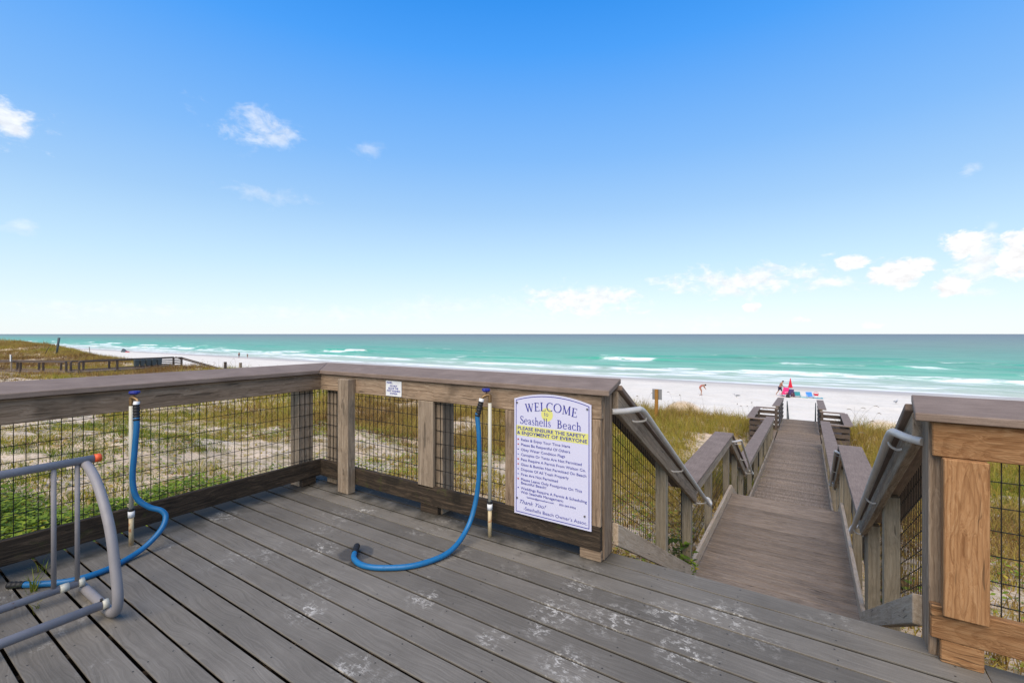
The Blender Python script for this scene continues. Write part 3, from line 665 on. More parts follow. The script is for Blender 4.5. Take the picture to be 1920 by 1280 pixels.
# upper stairs: nose line from (2.79, 0) to (5.22, -1.34)
for sg, xin, nm, lowm in ((-1, SX0, 'left', M['pale_wood']), (1, SX1, 'right', M['pale_wood'])):
    side_rail('sloping railing on the %s of the upper stairs, starting at the %s' % (nm, 'welcome sign post' if sg < 0 else 'new pine railing'), sg, xin + sg * 0.002, 2.79, 5.24, 0.012, L1Z + 0.01,
              [(4.10, 0.09), (5.13, 0.09)], 1.05, G, low=lowm, kick_m=M['tan_wood'], ground=0.5).location.x += 0
for sg, xin, nm in ((-1, -1.112, 'left'), (1, 0.452, 'right')):
    side_rail('level brown-capped railing on the %s of the landing between the two stairs' % nm, sg, xin, 5.26, 8.50, L1Z, L1Z, [5.35, 6.75, 8.40], 1.05, G, kick_m=M['tan_wood'])
    side_rail('short sloping railing on the %s of the lower stairs' % nm, sg, xin, 8.52, 10.52, L1Z - 0.01, RZ0 + 0.01, [9.45, 10.42], 1.03, G, kick_m=M['tan_wood'])
    side_rail('long brown-capped ramp railing on the %s running to the slatted bay' % nm, sg, xin, 10.55, 20.15, RZ0, rampz(20.15), [12.1, 13.7, 15.3, 16.9, 18.5, 20.04], 1.0, G)
    side_rail('slatted railing on the %s at the seaward end of the boardwalk' % nm, sg, xin, 23.5, 28.3, rampz(23.5), rampz(28.3), [23.52, 25.9, 28.18], 1.12, G, low=M['far_wood'], mesh=False, kick=False, slats=4)
# slatted bays (seats look out from them)
for sg, xin, nm in ((-1, -1.112, 'left'), (1, 0.452, 'right')):
    zf = rampz(21.8); h = 0.96
    t = empty('viewing_bay', (xin + sg * 0.4, 21.8, zf), label='slatted wooden seating bay built out on the %s of the boardwalk' % nm, cat='viewing bay', group='slatted bays beside the boardwalk')
    X = lambda a, b: (min(xin + sg * a, xin + sg * b), max(xin + sg * a, xin + sg * b))
    for k in range(6):
        x0, x1 = X(0.02 + k * 0.135, 0.02 + k * 0.135 + 0.13); box('plank', x0, x1, 20.2, 23.4, zf - 0.04, zf - 0.002, M['plank'], t, 'y')
    x0, x1 = X(0.0, 0.83)
    for (ya, yb) in ((20.22, 20.26), (23.36, 23.40)):
        for k in range(4): box('slat', x0, x1, ya, yb, zf + 0.05 + k * 0.215, zf + 0.05 + k * 0.215 + 0.14, M['far_wood'], t, 'x')
        box('cap_board', x0 - 0.02, x1 + 0.02, ya - 0.09, yb + 0.09, zf + h - 0.035, zf + h, M['cap'], t, 'x')
    a0, a1 = X(0.79, 0.83)
    for k in range(4): box('slat', a0, a1, 20.27, 23.35, zf + 0.052 + k * 0.215, zf + 0.052 + k * 0.215 + 0.14, M['far_wood'], t, 'y')
    b0, b1 = X(0.66, 0.93); box('cap_board', b0, b1, 20.36, 23.26, zf + h - 0.031, zf + h + 0.004, M['cap'], t, 'y')
    for y in (20.27, 21.75, 23.25):
        c0, c1 = X(0.69, 0.786); box('post', c0, c1, y, y + 0.095, zf - 0.6, zf + h - 0.037, M['far_wood'], t, 'z')
    for y in (20.27, 23.25):
        c0, c1 = X(0.02, 0.11); box('post', c0, c1, y, y + 0.095, zf - 0.6, zf + h - 0.037, M['far_wood'], t, 'z')
    s0, s1 = X(0.34, 0.66)
    for k in range(2):
        w = (s1 - s0) / 2; box('seat_plank', s0 + k * w + 0.004, s0 + (k + 1) * w - 0.004, 20.3, 23.2, zf + 0.42, zf + 0.458, M['far_wood'], t, 'y')
    for y in (20.6, 22.8):
        box('seat_leg', s0 + 0.04, s1 - 0.04, y, y + 0.09, zf, zf + 0.418, M['far_wood'], t, 'z')

# --- pipe handrails
def handrail(label, sg, xp, ya, za, yb, zb, r=0.0190, mat=None, brackets=3, wall=0.125):
    mat = mat or M['alu']
    t = empty('handrail', (xp, (ya + yb) / 2, (za + zb) / 2), label=label, cat='handrail', group='pipe handrails')
    xw = xp + sg * wall                        # wall side
    d = Vector((0, yb - ya, zb - za)).normalized()
    pts = [(xw, ya - 0.22, za), (xw - sg * wall * 0.48, ya - 0.16, za), (xp + sg * 0.014, ya - 0.055, za), (xp + sg * 0.004, ya - 0.02, za - 0.002)]
    s = Vector((xp, ya, za)); e = Vector((xp, yb, zb))
    for f in (0.03, 0.15, 0.4, 0.7, 0.95, 1.0): pts.append(tuple(s.lerp(e, f)))
    pts += [tuple(e + d * 0.05 + Vector((0, 0.006, 0.006))), tuple(e + Vector((0, 0.085, -0.012))), tuple(e + Vector((sg * 0.025, 0.085, 0.028))), tuple(e + Vector((sg * 0.06, 0.055, 0.035)))]
    tube('pipe', pts, r, mat, t, 14, 6)
    for f in np.linspace(0.04, 0.92, brackets):
        p = s.lerp(e, float(f)); q = Vector((xp + sg * (wall - 0.02), p.y, p.z - 0.045))
        br = tube('bracket', [(p.x, p.y, p.z - r * 0.8), (p.x + sg * 0.01, p.y, p.z - 0.04), (q.x - sg * 0.03, q.y, q.z - 0.01), tuple(q)], 0.007, mat, t, 8, 5)
        tube('bracket_plate', [(q.x - sg * 0.004, q.y, q.z), (q.x + sg * 0.004, q.y, q.z)], 0.028, mat, br, 12)
    return t
for sg, nm, xp in ((-1, 'left', -0.915), (1, 'right', 0.355)):
    handrail('grey pipe handrail on the %s of the upper stairs beside the deck' % nm, sg, xp, 2.98, 0.895, 5.42, -0.50, wall=0.125 if sg < 0 else 0.088)
    handrail('small grey pipe handrail on the %s of the lower stairs' % nm, sg, xp - (0.045 if sg < 0 else -0.01), 8.72, -0.44, 10.6, -1.50)
    z0 = rampz(28.3)
    t = empty('handrail', (xp, 28.6, z0), label='thin dark handrail on the %s where the boardwalk meets the sand' % nm, cat='handrail', group='pipe handrails')
    tube('pipe', [(xp, 28.35, z0), (xp, 28.35, z0 + 0.88), (xp, 28.45, z0 + 0.93), (xp, 31.2, gz(0, 31.2) + 0.95), (xp, 31.3, gz(0, 31.3) + 0.85), (xp, 31.3, gz(0, 31.3) - 0.05)], 0.022, M['slate'], t, 8)
    tube('post', [(xp, 29.8, gz(0, 29.8) - 0.1), (xp, 29.8, z0 + 0.93 - 0.75)], 0.018, M['slate'], t, 8)

# ================================================================== SIGNS
def text_mesh(s, size, bold=0.0, shear=0.0, align='LEFT'):
    cu = bpy.data.curves.new('lettering', 'FONT'); cu.body = s; cu.size = size; cu.offset = bold; cu.shear = shear; cu.align_x = align; cu.extrude = 0.0004
    cu.resolution_u = 3
    o = bpy.data.objects.new('tmp_text', cu); COL.objects.link(o)
    dg = bpy.context.evaluated_depsgraph_get(); me = bpy.data.meshes.new_from_object(o.evaluated_get(dg))
    bpy.data.objects.remove(o); bpy.data.curves.remove(cu); return me
def glyphs():
    TK, TN = 0.15, 0.055
    def arc(cx, cy, rx, ry, a0, a1, n=22, wmin=TN, wmax=TK):
        p = []
        for i in range(n + 1):
            a = R(a0 + (a1 - a0) * i / n); p.append((cx + rx * math.cos(a), cy + ry * math.sin(a), wmin + (wmax - wmin) * abs(math.cos(a)) ** 1.5))
        return p
    ln = lambda x0, y0, x1, y1, w: [(x0, y0, w), (x1, y1, w)]
    sf = lambda x0, x1, y: ln(x0, y, x1, y, 0.05)
    g = {}
    g['W'] = ([ln(.10, .97, .36, .03, TK), ln(.36, .03, .58, .97, TN), ln(.54, .97, .80, .03, TK), ln(.80, .03, 1.06, .97, TN), sf(-.02, .25, .975), sf(.42, .68, .975), sf(.94, 1.16, .975)], 1.18)
    g['E'] = ([ln(.18, 0, .18, 1, TK), sf(.02, .66, .025), sf(.02, .62, .975), sf(.2, .5, .52), ln(.66, .0, .66, .22, .05), ln(.61, 1, .61, .8, .05), ln(.5, .42, .5, .62, .05)], .76)
    g['L'] = ([ln(.18, 0, .18, 1, TK), sf(.02, .66, .025), sf(.02, .36, .975), ln(.66, 0, .66, .24, .05)], .74)
    g['C'] = ([arc(.50, .5, .42, .49, 48, 312), ln(.80, .98, .80, .72, .05)], .90)
    g['O'] = ([arc(.52, .5, .45, .49, 0, 360, 32)], 1.06)
    g['M'] = ([ln(.14, 0, .17, .97, TN), ln(.17, .97, .52, .05, TK), ln(.52, .05, .88, .97, TN), ln(.88, .97, .92, 0, TK), sf(.0, .28, .025), sf(.76, 1.06, .025), sf(.04, .2, .975), sf(.86, 1.02, .975)], 1.10)
    g['S'] = ([[(.56, .80, .06), (.48, .93, .07), (.32, .98, .07), (.14, .90, .10), (.10, .75, .13), (.20, .60, .15), (.40, .48, .15), (.56, .36, .14), (.60, .22, .12), (.50, .07, .08), (.32, .01, .07), (.14, .06, .07), (.07, .24, .06)], ln(.57, .98, .57, .74, .05), ln(.06, .02, .06, .26, .05)], .68)
    g['B'] = ([ln(.18, 0, .18, 1, TK), sf(.02, .36, .025), sf(.02, .36, .975), [(.2, .97, .05), (.42, .96, .07), (.55, .84, .14), (.55, .66, .14), (.42, .54, .07), (.2, .53, .05)], [(.2, .53, .05), (.46, .52, .07), (.62, .38, .15), (.62, .18, .15), (.46, .03, .07), (.2, .025, .05)]], .78)
    g['e'] = ([arc(.33, .32, .26, .31, 8, 320, 20, .05, .12), ln(.10, .36, .58, .36, .05)], .64)
    g['a'] = ([[(.10, .50, .09), (.16, .60, .07), (.30, .62, .06), (.42, .54, .11), (.43, .3, .12), (.44, .08, .12), (.56, .02, .06)], [(.42, .38, .05), (.24, .32, .07), (.11, .20, .12), (.16, .06, .09), (.28, .03, .06), (.42, .14, .05)]], .60)
    g['s'] = ([[(.40, .50, .05), (.34, .59, .05), (.24, .62, .05), (.12, .56, .08), (.11, .46, .10), (.24, .34, .11), (.40, .24, .11), (.43, .12, .09), (.34, .03, .05), (.20, .01, .05), (.08, .08, .05), (.06, .18, .05)]], .50)
    g['h'] = ([ln(.16, 0, .16, 1, .12), [(.18, .46, .05), (.30, .60, .07), (.44, .60, .09), (.52, .48, .12), (.52, 0, .12)], sf(.03, .29, .025), sf(.40, .66, .025), sf(.03, .16, .975)], .70)
    g['l'] = ([ln(.16, 0, .16, 1, .12), sf(.03, .30, .025), sf(.03, .16, .975)], .34)
    g['c'] = ([arc(.33, .32, .26, .31, 40, 320, 18, .05, .12)], .58)
    g['t'] = ([[(.16, .86, .08), (.16, .12, .12), (.26, .02, .06), (.38, .06, .05)], sf(.02, .36, .60)], .42)
    g['o'] = ([arc(.32, .32, .26, .31, 0, 360, 22, .05, .12)], .66)
    g[' '] = ([], .36)
    return g
GL = glyphs()
def ribbon_verts(strokes, fn):
    V, Fc = [], []
    for st in strokes:
        b = len(V); P = [Vector((p[0], p[1])) for p in st]
        for i, p in enumerate(P):
            t = (P[min(i + 1, len(P) - 1)] - P[max(i - 1, 0)]).normalized(); nn = Vector((-t.y, t.x)) * st[i][2] / 2
            for q in (p + nn, p - nn): V.append(fn(q.x, q.y))
        for i in range(len(P) - 1): Fc.append((b + 2 * i, b + 2 * i + 1, b + 2 * i + 3, b + 2 * i + 2))
    return V, Fc
def serif_line(s, fn_of):
    """fn_of(x_advance) -> function(local x, y) -> (X, Z, 0) sign coordinates"""
    V, Fc = [], []; adv = 0.0
    for ch in s:
        st, w = GL[ch]; v, f = ribbon_verts(st, fn_of(adv, w)); b = len(V); V += v; Fc += [tuple(b + i for i in q) for q in f]; adv += w + 0.05
    return V, Fc, adv
def sign_frame(x, y, z):
    Mx = Matrix(((1, 0, 0, x), (0, 0, -1, y), (0, 1, 0, z), (0, 0, 0, 1))); return Mx       # local x right, local y up, local z to the viewer
# --- welcome sign: local coords, width .55, bottom at 0
sw, sb = 0.555, 0.768
SGN = empty('welcome_sign', (-1.380, YI - 0.030, 0.185), label='white arched beach rules sign reading WELCOME to Seashells Beach', cat='sign')
SF = sign_frame(-1.380, YI - 0.012, 0.185)
def arch(x, half, zs, rise): return zs + rise * (1 - (x / half) ** 2)
def outline(inset):
    hw = sw / 2 - inset; p = [(-hw, inset), (hw, inset)]
    p += [(hw - 2 * hw * i / 16, arch(hw - 2 * hw * i / 16, sw / 2, sb, 0.044) - inset) for i in range(17)]
    return p
def plate(name, pts, z0, z1, mat, parent, Mx):
    n = len(pts); V = [(x, y, z0) for x, y in pts] + [(x, y, z1) for x, y in pts]
    Fc = [tuple(range(n))[::-1], tuple(range(n, 2 * n))] + [(i, (i + 1) % n, n + (i + 1) % n, n + i) for i in range(n)]
    me = bpy.data.meshes.new(name); me.from_pydata(V, [], Fc); me.update(); return link(name, me, mat, parent, Mx)
plate('panel', outline(0), 0.0, 0.006, M['sign'], SGN, SF)
o1, o2 = outline(0.012), outline(0.017); n = len(o1)
V = [(x, y, 0.0066) for x, y in o1] + [(x, y, 0.0066) for x, y in o2]
me = bpy.data.meshes.new('border'); me.from_pydata(V, [], [(i, (i + 1) % n, n + (i + 1) % n, n + i) for i in range(n)]); link('border', me, M['navy'], SGN, SF)
plate('yellow_sun', [(-0.028 + 0.043 * math.cos(a * math.pi / 12), 0.682 + 0.043 * math.sin(a * math.pi / 12)) for a in range(24)], 0.0058, 0.0066, M['yellow'], SGN, SF)
plate('yellow_band', [(-0.262, 0.525), (0.258, 0.525), (0.258, 0.592), (-0.262, 0.592)], 0.0058, 0.0066, M['yellow'], SGN, SF)
def put_text(s, x, y, size, mat='navy', bold=0.0, shear=0.0, width=None):
    me = text_mesh(s, size, bold, shear)
    if width:
        xs = [v.co.x for v in me.vertices]; k = width / (max(xs) - min(xs))
        for v in me.vertices: v.co.x *= k
    link('lettering', me, M[mat], SGN, SF @ Matrix.Translation((x, y, 0.0072)))
# WELCOME along the arch
hcap = 0.055; total = sum(GL[c][1] + 0.05 for c in 'WELCOME') ; wid = 0.375
def fn_welcome(adv, w):
    c = ((adv + w / 2) / total - 0.5) * wid; ang = -c * 0.75; k = wid / total
    def f(x, y):
        lx = (x - w / 2) * k; ly = y * hcap
        bx, by = c, 0.705 - 0.72 * c * c
        return (bx + lx * math.cos(ang) - ly * math.sin(ang), by + lx * math.sin(ang) + ly * math.cos(ang), 0.0076)
    return f
V, Fc, _ = serif_line('WELCOME', fn_welcome)
me = bpy.data.meshes.new('lettering'); me.from_pydata(V, [], Fc); link('lettering', me, M['navy'], SGN, SF)
def serif_put(s, x, y, size, width):
    tot = sum(GL[c][1] + 0.05 for c in s); k = width / tot
    V, Fc, _ = serif_line(s, lambda adv, w: (lambda px, py: (x + (adv + px) * k, y + py * size, 0.0074)))
    me = bpy.data.meshes.new('lettering'); me.from_pydata(V, [], Fc); link('lettering', me, M['navy'], SGN, SF)
serif_put('to', -0.050, 0.672, 0.028, 0.034)
serif_put('Seashells', -0.232, 0.604, 0.052, 0.235); serif_put('Beach', 0.045, 0.604, 0.052, 0.170)
put_text('PLEASE ENSURE THE SAFETY', -0.252, 0.564, 0.030, bold=0.0004, width=0.49)
put_text('& ENJOYMENT OF EVERYONE', -0.255, 0.534, 0.030, bold=0.0004, width=0.505)
rows = [('Relax & Enjoy Your Time Here', 0.490, .36), ('Please Be Respectful Of Others', 0.457, .36), ('Obey Water Condition Flags', 0.424, .325), ('Canopies Or Tents Are Not Permitted', 0.391, .44),
        ('Pets Require A Permit From Walton Co.', 0.358, .465), ('Glass & Bottles Not Permitted On Beach', 0.325, .47), ('Dispose Of All Trash Properly', 0.292, .35), ('Fires Are Not Permitted', 0.259, .275),
        ('Please Leave Only Footprints On This', 0.226, .44), ('Beautiful Beach!', 0.202, .19), ('Weddings Require A Permit & Scheduling', 0.167, .475), ('With Seashells Management:', 0.141, .315)]
for i, (s, y, w) in enumerate(rows):
    put_text(s, -0.226, y, 0.0245, bold=0.0, width=w)
    if i not in (9, 11):
        k = i % 4; x = -0.247
        sh = [(x + (0.0065 + 0.002 * math.sin(3 * a)) * math.cos(a * math.pi / 4), y + 0.008 + (0.0055 - 0.001 * k) * math.sin(a * math.pi / 4)) for a in range(8)]
        plate('bullet', sh, 0.006, 0.0072, M['red_print'] if k in (0, 1) else M['navy'], SGN, SF)
put_text('kathleen@gosouthern.com', -0.18, 0.117, 0.016, width=0.20); put_text('850-269-9936', 0.06, 0.117, 0.016, width=0.115)
put_text('Thank You!', -0.245, 0.073, 0.036, bold=-0.0002, shear=0.42, width=0.20)
put_text('-Seashells Beach Owner\'s Assoc.', -0.205, 0.034, 0.031, bold=-0.0002, width=0.455)
for (x, y) in ((-0.255, 0.742), (0.252, 0.742), (-0.255, 0.105), (0.235, 0.085)):
    plate('bolt', [(x + 0.0062 * math.cos(a * math.pi / 6), y + 0.0062 * math.sin(a * math.pi / 6)) for a in range(12)], 0.006, 0.011, M['bolt'], SGN, SF)
# --- small notice
NS = empty('notice', (-2.838, YI - 0.01, 0.94), label='small white notice about the foot washing station on the top rail', cat='sign')
NF = sign_frame(-2.838, YI - 0.004, 0.94)
plate('panel', [(-0.091 + .004, -.062), (.087, -.062), (.091, -.058), (.091, .058), (.087, .062), (-.087, .062), (-.091, .058), (-.091, -.058)], 0, 0.004, M['white'], NS, NF)
for s, x, y, w in (('PLEASE...', -0.08, 0.040, 0.07), ('DO NOT', -0.042, 0.014, 0.085), ('BLOCK THE', -0.06, -0.006, 0.115), ('FOOT WASHING', -0.078, -0.027, 0.155), ('STATION', -0.042, -0.048, 0.085)):
    me = text_mesh(s, 0.021, 0.0004); xs = [v.co.x for v in me.vertices]; k = w / (max(xs) - min(xs))
    for v in me.vertices: v.co.x *= k
    link('lettering', me, M['navy'], NS, NF @ Matrix.Translation((x, y, 0.0048)))

# ================================================================== HOSE STATIONS
def spigot(label, x, y, dx, dy, ztop=0.965, red=False):
    """standpipe at (x, y); the tap points along (dx, dy)"""
    t = empty('standpipe', (x, y, 0), label=label, cat='standpipe', group='hose standpipes')
    tube('pipe', [(x, y, 0.20), (x, y, ztop - 0.05)], 0.0125, M['pvc'], t, 14)
    tube('lower_pipe', [(x, y, 0.0), (x, y, 0.20)], 0.0135, M['yellow_pvc'], t, 14)
    tube('coupling', [(x, y, 0.185), (x, y, 0.225)], 0.018, M['white'], t, 14)
    tube('coupling_ring', [(x, y, 0.228), (x, y, 0.243)], 0.0175, M['black'], t, 14)
    v = Vector((dx, dy, 0)).normalized()
    b = Vector((x, y, ztop))
    tb = tube('tap_body', [tuple(b - Vector((0, 0, 0.05))), tuple(b - Vector((0, 0, 0.02))), tuple(b), tuple(b + v * 0.02 + Vector((0, 0, 0.004))), tuple(b + v * 0.05 - Vector((0, 0, 0.012))), tuple(b + v * 0.055 - Vector((0, 0, 0.03)))], 0.012, M['brass'], t, 10, 4)
    tube('tap_stem', [tuple(b + v * 0.02 + Vector((0, 0, 0.005))), tuple(b + v * 0.025 + Vector((0, 0, 0.035)))], 0.006, M['brass'], tb, 8)
    c = b + v * 0.026 + Vector((0, 0, 0.036)); V = []
    for zz, rs in ((-0.010, 0.020), (0.0, 0.030), (0.012, 0.027)):
        for k in range(16):
            a = k * math.pi / 8; rr = rs * (1 + 0.10 * math.cos(4 * a)); V.append((c.x + rr * math.cos(a), c.y + rr * math.sin(a), c.z + zz))
    Fc = [tuple(range(16))[::-1], tuple(range(32, 48))] + [(j * 16 + i, j * 16 + (i + 1) % 16, (j + 1) * 16 + (i + 1) % 16, (j + 1) * 16 + i) for j in range(2) for i in range(16)]
    me = bpy.data.meshes.new('tap_knob'); me.from_pydata(V, [], Fc); link('tap_knob', me, M['blue_knob'], tb)
    return t
def hose(label, pts, nozzle_n=3):
    P = crom(pts, 10)
    t = empty('garden_hose', tuple(P[-1]), label=label, cat='hose', group='blue hoses')
    def at_len(l0, l1):
        out = []; acc = 0
        for a, b in zip(P[:-1], P[1:]):
            d = (b - a).length
            if acc + d >= l0 and acc <= l1: out.append(a if acc >= l0 else a.lerp(b, (l0 - acc) / d))
            if acc <= l1 <= acc + d: out.append(a.lerp(b, (l1 - acc) / d)); break
            acc += d
        return out
    L = sum((b - a).length for a, b in zip(P[:-1], P[1:]))
    tube('tube', at_len(0.10, L - 0.06), 0.0165, M['hose'], t, 14)
    tube('connector', at_len(0.0, 0.022), 0.0175, M['white'], t, 14)
    seg = at_len(0.020, 0.125); seg = [seg[0].lerp(seg[-1], i / 22) for i in range(23)]
    tube('strain_relief', seg, 0.018, M['black'], t, 14, rad=[0.0195 if (i // 2) % 2 == 0 else 0.0165 for i in range(23)])
    seg = at_len(L - 0.085, L - 0.001); seg = [seg[0].lerp(seg[-1], i / 14) for i in range(15)]
    tube('hose_end', seg, 0.018, M['black'], t, 14, rad=[0.0195 if (i // 2) % 2 == 0 else 0.017 for i in range(15)])
    return t
spigot('white standpipe with blue tap behind the bike rack, hose attached', -3.722, 1.144, 0.35, 0.15)
hose('blue hose looping off the left railing and lying under the bike rack', [(-3.672, 1.158, 0.945), (-3.665, 1.150, 0.90), (-3.650, 1.150, 0.80), (-3.655, 1.140, 0.62), (-3.660, 1.132, 0.45), (-3.650, 1.150, 0.325), (-3.615, 1.205, 0.255),
     (-3.575, 1.258, 0.222), (-3.545, 1.272, 0.180), (-3.515, 1.235, 0.118), (-3.500, 1.150, 0.050), (-3.470, 1.050, 0.021), (-3.415, 0.925, 0.018), (-3.425, 0.79, 0.018), (-3.515, 0.69, 0.018), (-3.60, 0.625, 0.018), (-3.655, 0.585, 0.018)])
spigot('white standpipe with blue tap left of the welcome sign', -1.824, 2.530, -0.35, -0.25)
hose('blue hose hanging beside the welcome sign and curling onto the deck boards', [(-1.868, 2.497, 0.945), (-1.874, 2.488, 0.90), (-1.888, 2.475, 0.83), (-1.872, 2.470, 0.70), (-1.868, 2.470, 0.47), (-1.885, 2.450, 0.25), (-1.890, 2.36, 0.095),
     (-1.872, 2.16, 0.030), (-1.945, 1.955, 0.0175), (-2.080, 1.828, 0.0175), (-2.205, 1.780, 0.0175), (-2.315, 1.800, 0.020), (-2.385, 1.865, 0.026), (-2.42, 1.905, 0.034)])

# ================================================================== BIKE RACK
BR = empty('bike_rack', (-3.0, 0.5, 0), label='grey tubular bike rack with an orange end cap on the deck boards', cat='bike rack')
YR = 0.80
tube('end_hoop', [(-3.30, YR, 0.690), (-3.22, YR, 0.688), (-3.12, YR, 0.655), (-3.02, YR, 0.59), (-2.93, YR, 0.50), (-2.86, YR, 0.40), (-2.80, YR, 0.24), (-2.77, YR, 0.13), (-2.785, YR, 0.065), (-2.84, YR, 0.030), (-2.92, YR, 0.023), (-3.10, YR, 0.023), (-3.30, YR, 0.023)], 0.0215, M['rack'], BR, 16, 8)
tube('top_rail', [(-3.245, -0.60, 0.705), (-3.245, YR + 0.035, 0.712)], 0.0205, M['rack'], BR, 16)
tube('end_cap', [(-3.245, YR + 0.036, 0.712), (-3.245, YR + 0.060, 0.712), (-3.245, YR + 0.066, 0.712)], 0.0215, M['orange'], BR, 16, rad=[0.0225, 0.0225, 0.017])
tube('rear_rail', [(-3.245, -0.60, 0.066), (-3.245, YR - 0.01, 0.066)], 0.0185, M['rack'], BR, 16)
tube('front_rail', [(-2.885, -0.60, 0.066), (-2.885, YR - 0.012, 0.066)], 0.0205, M['rack'], BR, 16)
for (x, y, z) in ((-3.245, YR - 0.03, 0.066), (-2.885, YR - 0.03, 0.066)):
    cl_p = tube('clamp', [(x, y + 0.002, z), (x, y + 0.026, z)], 0.0225, M['pvc'], BR, 14)
    tube('clamp_bolt', [(x, y, z + 0.02), (x, y, z + 0.032)], 0.006, M['screw'], cl_p, 8)
tube('clamp', [(-3.245, YR - 0.10, 0.066), (-3.245, YR - 0.065, 0.066)], 0.0215, M['pvc'], BR, 14)
for y in (0.768, 0.678, 0.33, 0.24, -0.11, -0.20):
    tube('picket', [(-3.245, y, 0.066), (-3.245, y, 0.705)], 0.0105, M['rack'], BR, 12)
tube('end_hoop', [(-3.30, -0.58, 0.690), (-3.22, -0.58, 0.688), (-3.12, -0.58, 0.655), (-2.93, -0.58, 0.50), (-2.80, -0.58, 0.24), (-2.77, -0.58, 0.13), (-2.84, -0.58, 0.030), (-2.92, -0.58, 0.023), (-3.30, -0.58, 0.023)], 0.0215, M['rack'], BR, 16, 8)

# ================================================================== VEGETATION
def blades(bx, by, bz, h, w, tint, lean, seg2=True, az=None):
    n = len(bx); az = RNG.uniform(0, 2 * np.pi, n) if az is None else az
    ph = RNG.uniform(0, 2 * np.pi, n); cx, cy = np.cos(ph) * w / 2, np.sin(ph) * w / 2
    dx, dy = np.cos(az) * lean * h, np.sin(az) * lean * h
    b = np.stack([bx, by, bz], -1); side = np.stack([cx, cy, np.zeros(n)], -1)
    tip = b + np.stack([dx, dy, h * np.sqrt(np.clip(1 - lean * lean * 0.6, 0.1, 1))], -1)
    if seg2:
        mid = b + np.stack([dx * 0.30, dy * 0.30, h * 0.56], -1)
        V = np.stack([b - side, b + side, mid - side * 0.8, mid + side * 0.8, tip], 1).reshape(-1, 3)
        k = np.arange(n)[:, None] * 5
        T = np.concatenate([k + [0, 1, 3], k + [0, 3, 2], k + [2, 3, 4]], 0); return V, T, np.repeat(tint, 5)
    V = np.stack([b - side, b + side, tip], 1).reshape(-1, 3); k = np.arange(n)[:, None] * 3
    return V, k + np.array([[0, 1, 2]]), np.repeat(tint, 3)
def join(parts):
    V, T, A = [], [], []; o = 0
    for v, t, a in parts: V.append(v); T.append(t + o); A.append(a); o += len(v)
    return np.concatenate(V), np.concatenate(T), np.concatenate(A)
def clear_of_walk(x, y):
    ok = ~((x > -4.15) & (x < 3.7) & (y < 2.85))
    ok &= ~((x > -1.25) & (x < 0.60) & (y > 2.7) & (y < 32))
    ok &= ~((x > -2.05) & (x < 1.40) & (y > 20.0) & (y < 23.6))
    return ok
def cover(x, y):
    """how thickly the dune plants grow, 0..1"""
    n = fbm(x * 0.30, y * 0.30, 55, 4); m = fbm(x * 1.3, y * 1.3, 56, 3)
    base = np.interp(y, [-10, 2, 6, 11, 15, 22, 26, 28.5, 30.5], [0.66, 0.64, 0.64, 0.64, 0.76, 0.88, 0.85, 0.5, 0.0])
    left = np.clip((-x - 4) / 6, 0, 1); base = base - 0.05 * left * np.clip((9 - y) / 8, 0, 1)
    return np.clip((base + (n - 0.5) * 2.3 + (m - 0.5) * 0.7 - 0.28) * 3.0, 0, 1)
def tufts(n, xr, yr, per, hlo, hhi, w, seg2, spread, seed_shift=0, tall=True):
    x = RNG.uniform(*xr, n); y = RNG.uniform(*yr, n)
    keep = (RNG.random(n) < cover(x, y)) & clear_of_walk(x, y); x, y = x[keep], y[keep]; n = len(x)
    hue = np.clip(fbm(x * 0.18, y * 0.18, 71, 3) * 1.5 - 0.28 + RNG.normal(0, 0.13, n), 0, 1)
    hue = np.clip(hue - 0.14 * np.clip((-x - 25) / 20, 0, 1), 0, 1)
    hh = RNG.uniform(hlo, hhi, n) * np.interp(y, [0, 8, 14, 24, 28], [0.42, 0.5, 0.95, 1.15, 0.9]) * (0.6 + 0.8 * fbm(x * 0.5, y * 0.5, 88, 2))
    z = ground_z(x, y) - 0.02
    X = np.repeat(x, per) + RNG.normal(0, spread, n * per); Y = np.repeat(y, per) + RNG.normal(0, spread, n * per); Z = np.repeat(z, per)
    H = np.repeat(hh, per) * RNG.uniform(0.55, 1.15, n * per)
    ok = clear_of_walk(X, Y)
    tint = np.clip(np.repeat(hue, per) + RNG.normal(0, 0.13, n * per), 0, 1)
    a = [q[ok] for q in (X, Y, Z, H, tint)]
    return blades(a[0], a[1], a[2], a[3], np.full(ok.sum(), w) * RNG.uniform(0.7, 1.3, ok.sum()), a[4], RNG.uniform(0.15, 0.95, ok.sum()), seg2)
near = join([tufts(42000, (-22, 9), (1.5, 30), 8, 0.16, 0.48, 0.011, True, 0.05), tufts(5200, (-20, 9), (12, 29), 10, 0.5, 0.85, 0.011, True, 0.06), tufts(42000, (-24, 9), (0, 18), 7, 0.08, 0.2, 0.02, False, 0.08)])
V, T, A = near; tag(link('dune_grass', raw_mesh('dune_grass', V, T, {'tint': A}), M['grass']), 'olive and tawny dune grass around the deck and boardwalk', 'grass', kind='stuff')
V, T, A = join([tufts(52000, (-150, -20), (3, 31), 5, 0.3, 0.75, 0.045, False, 0.15), tufts(2500, (9, 40), (2, 30), 6, 0.3, 0.7, 0.03, False, 0.1)])
tag(link('dune_grass', raw_mesh('dune_grass', V, T, {'tint': A}), M['grass']), 'distant tawny grass covering the dunes to the left', 'grass', kind='stuff')

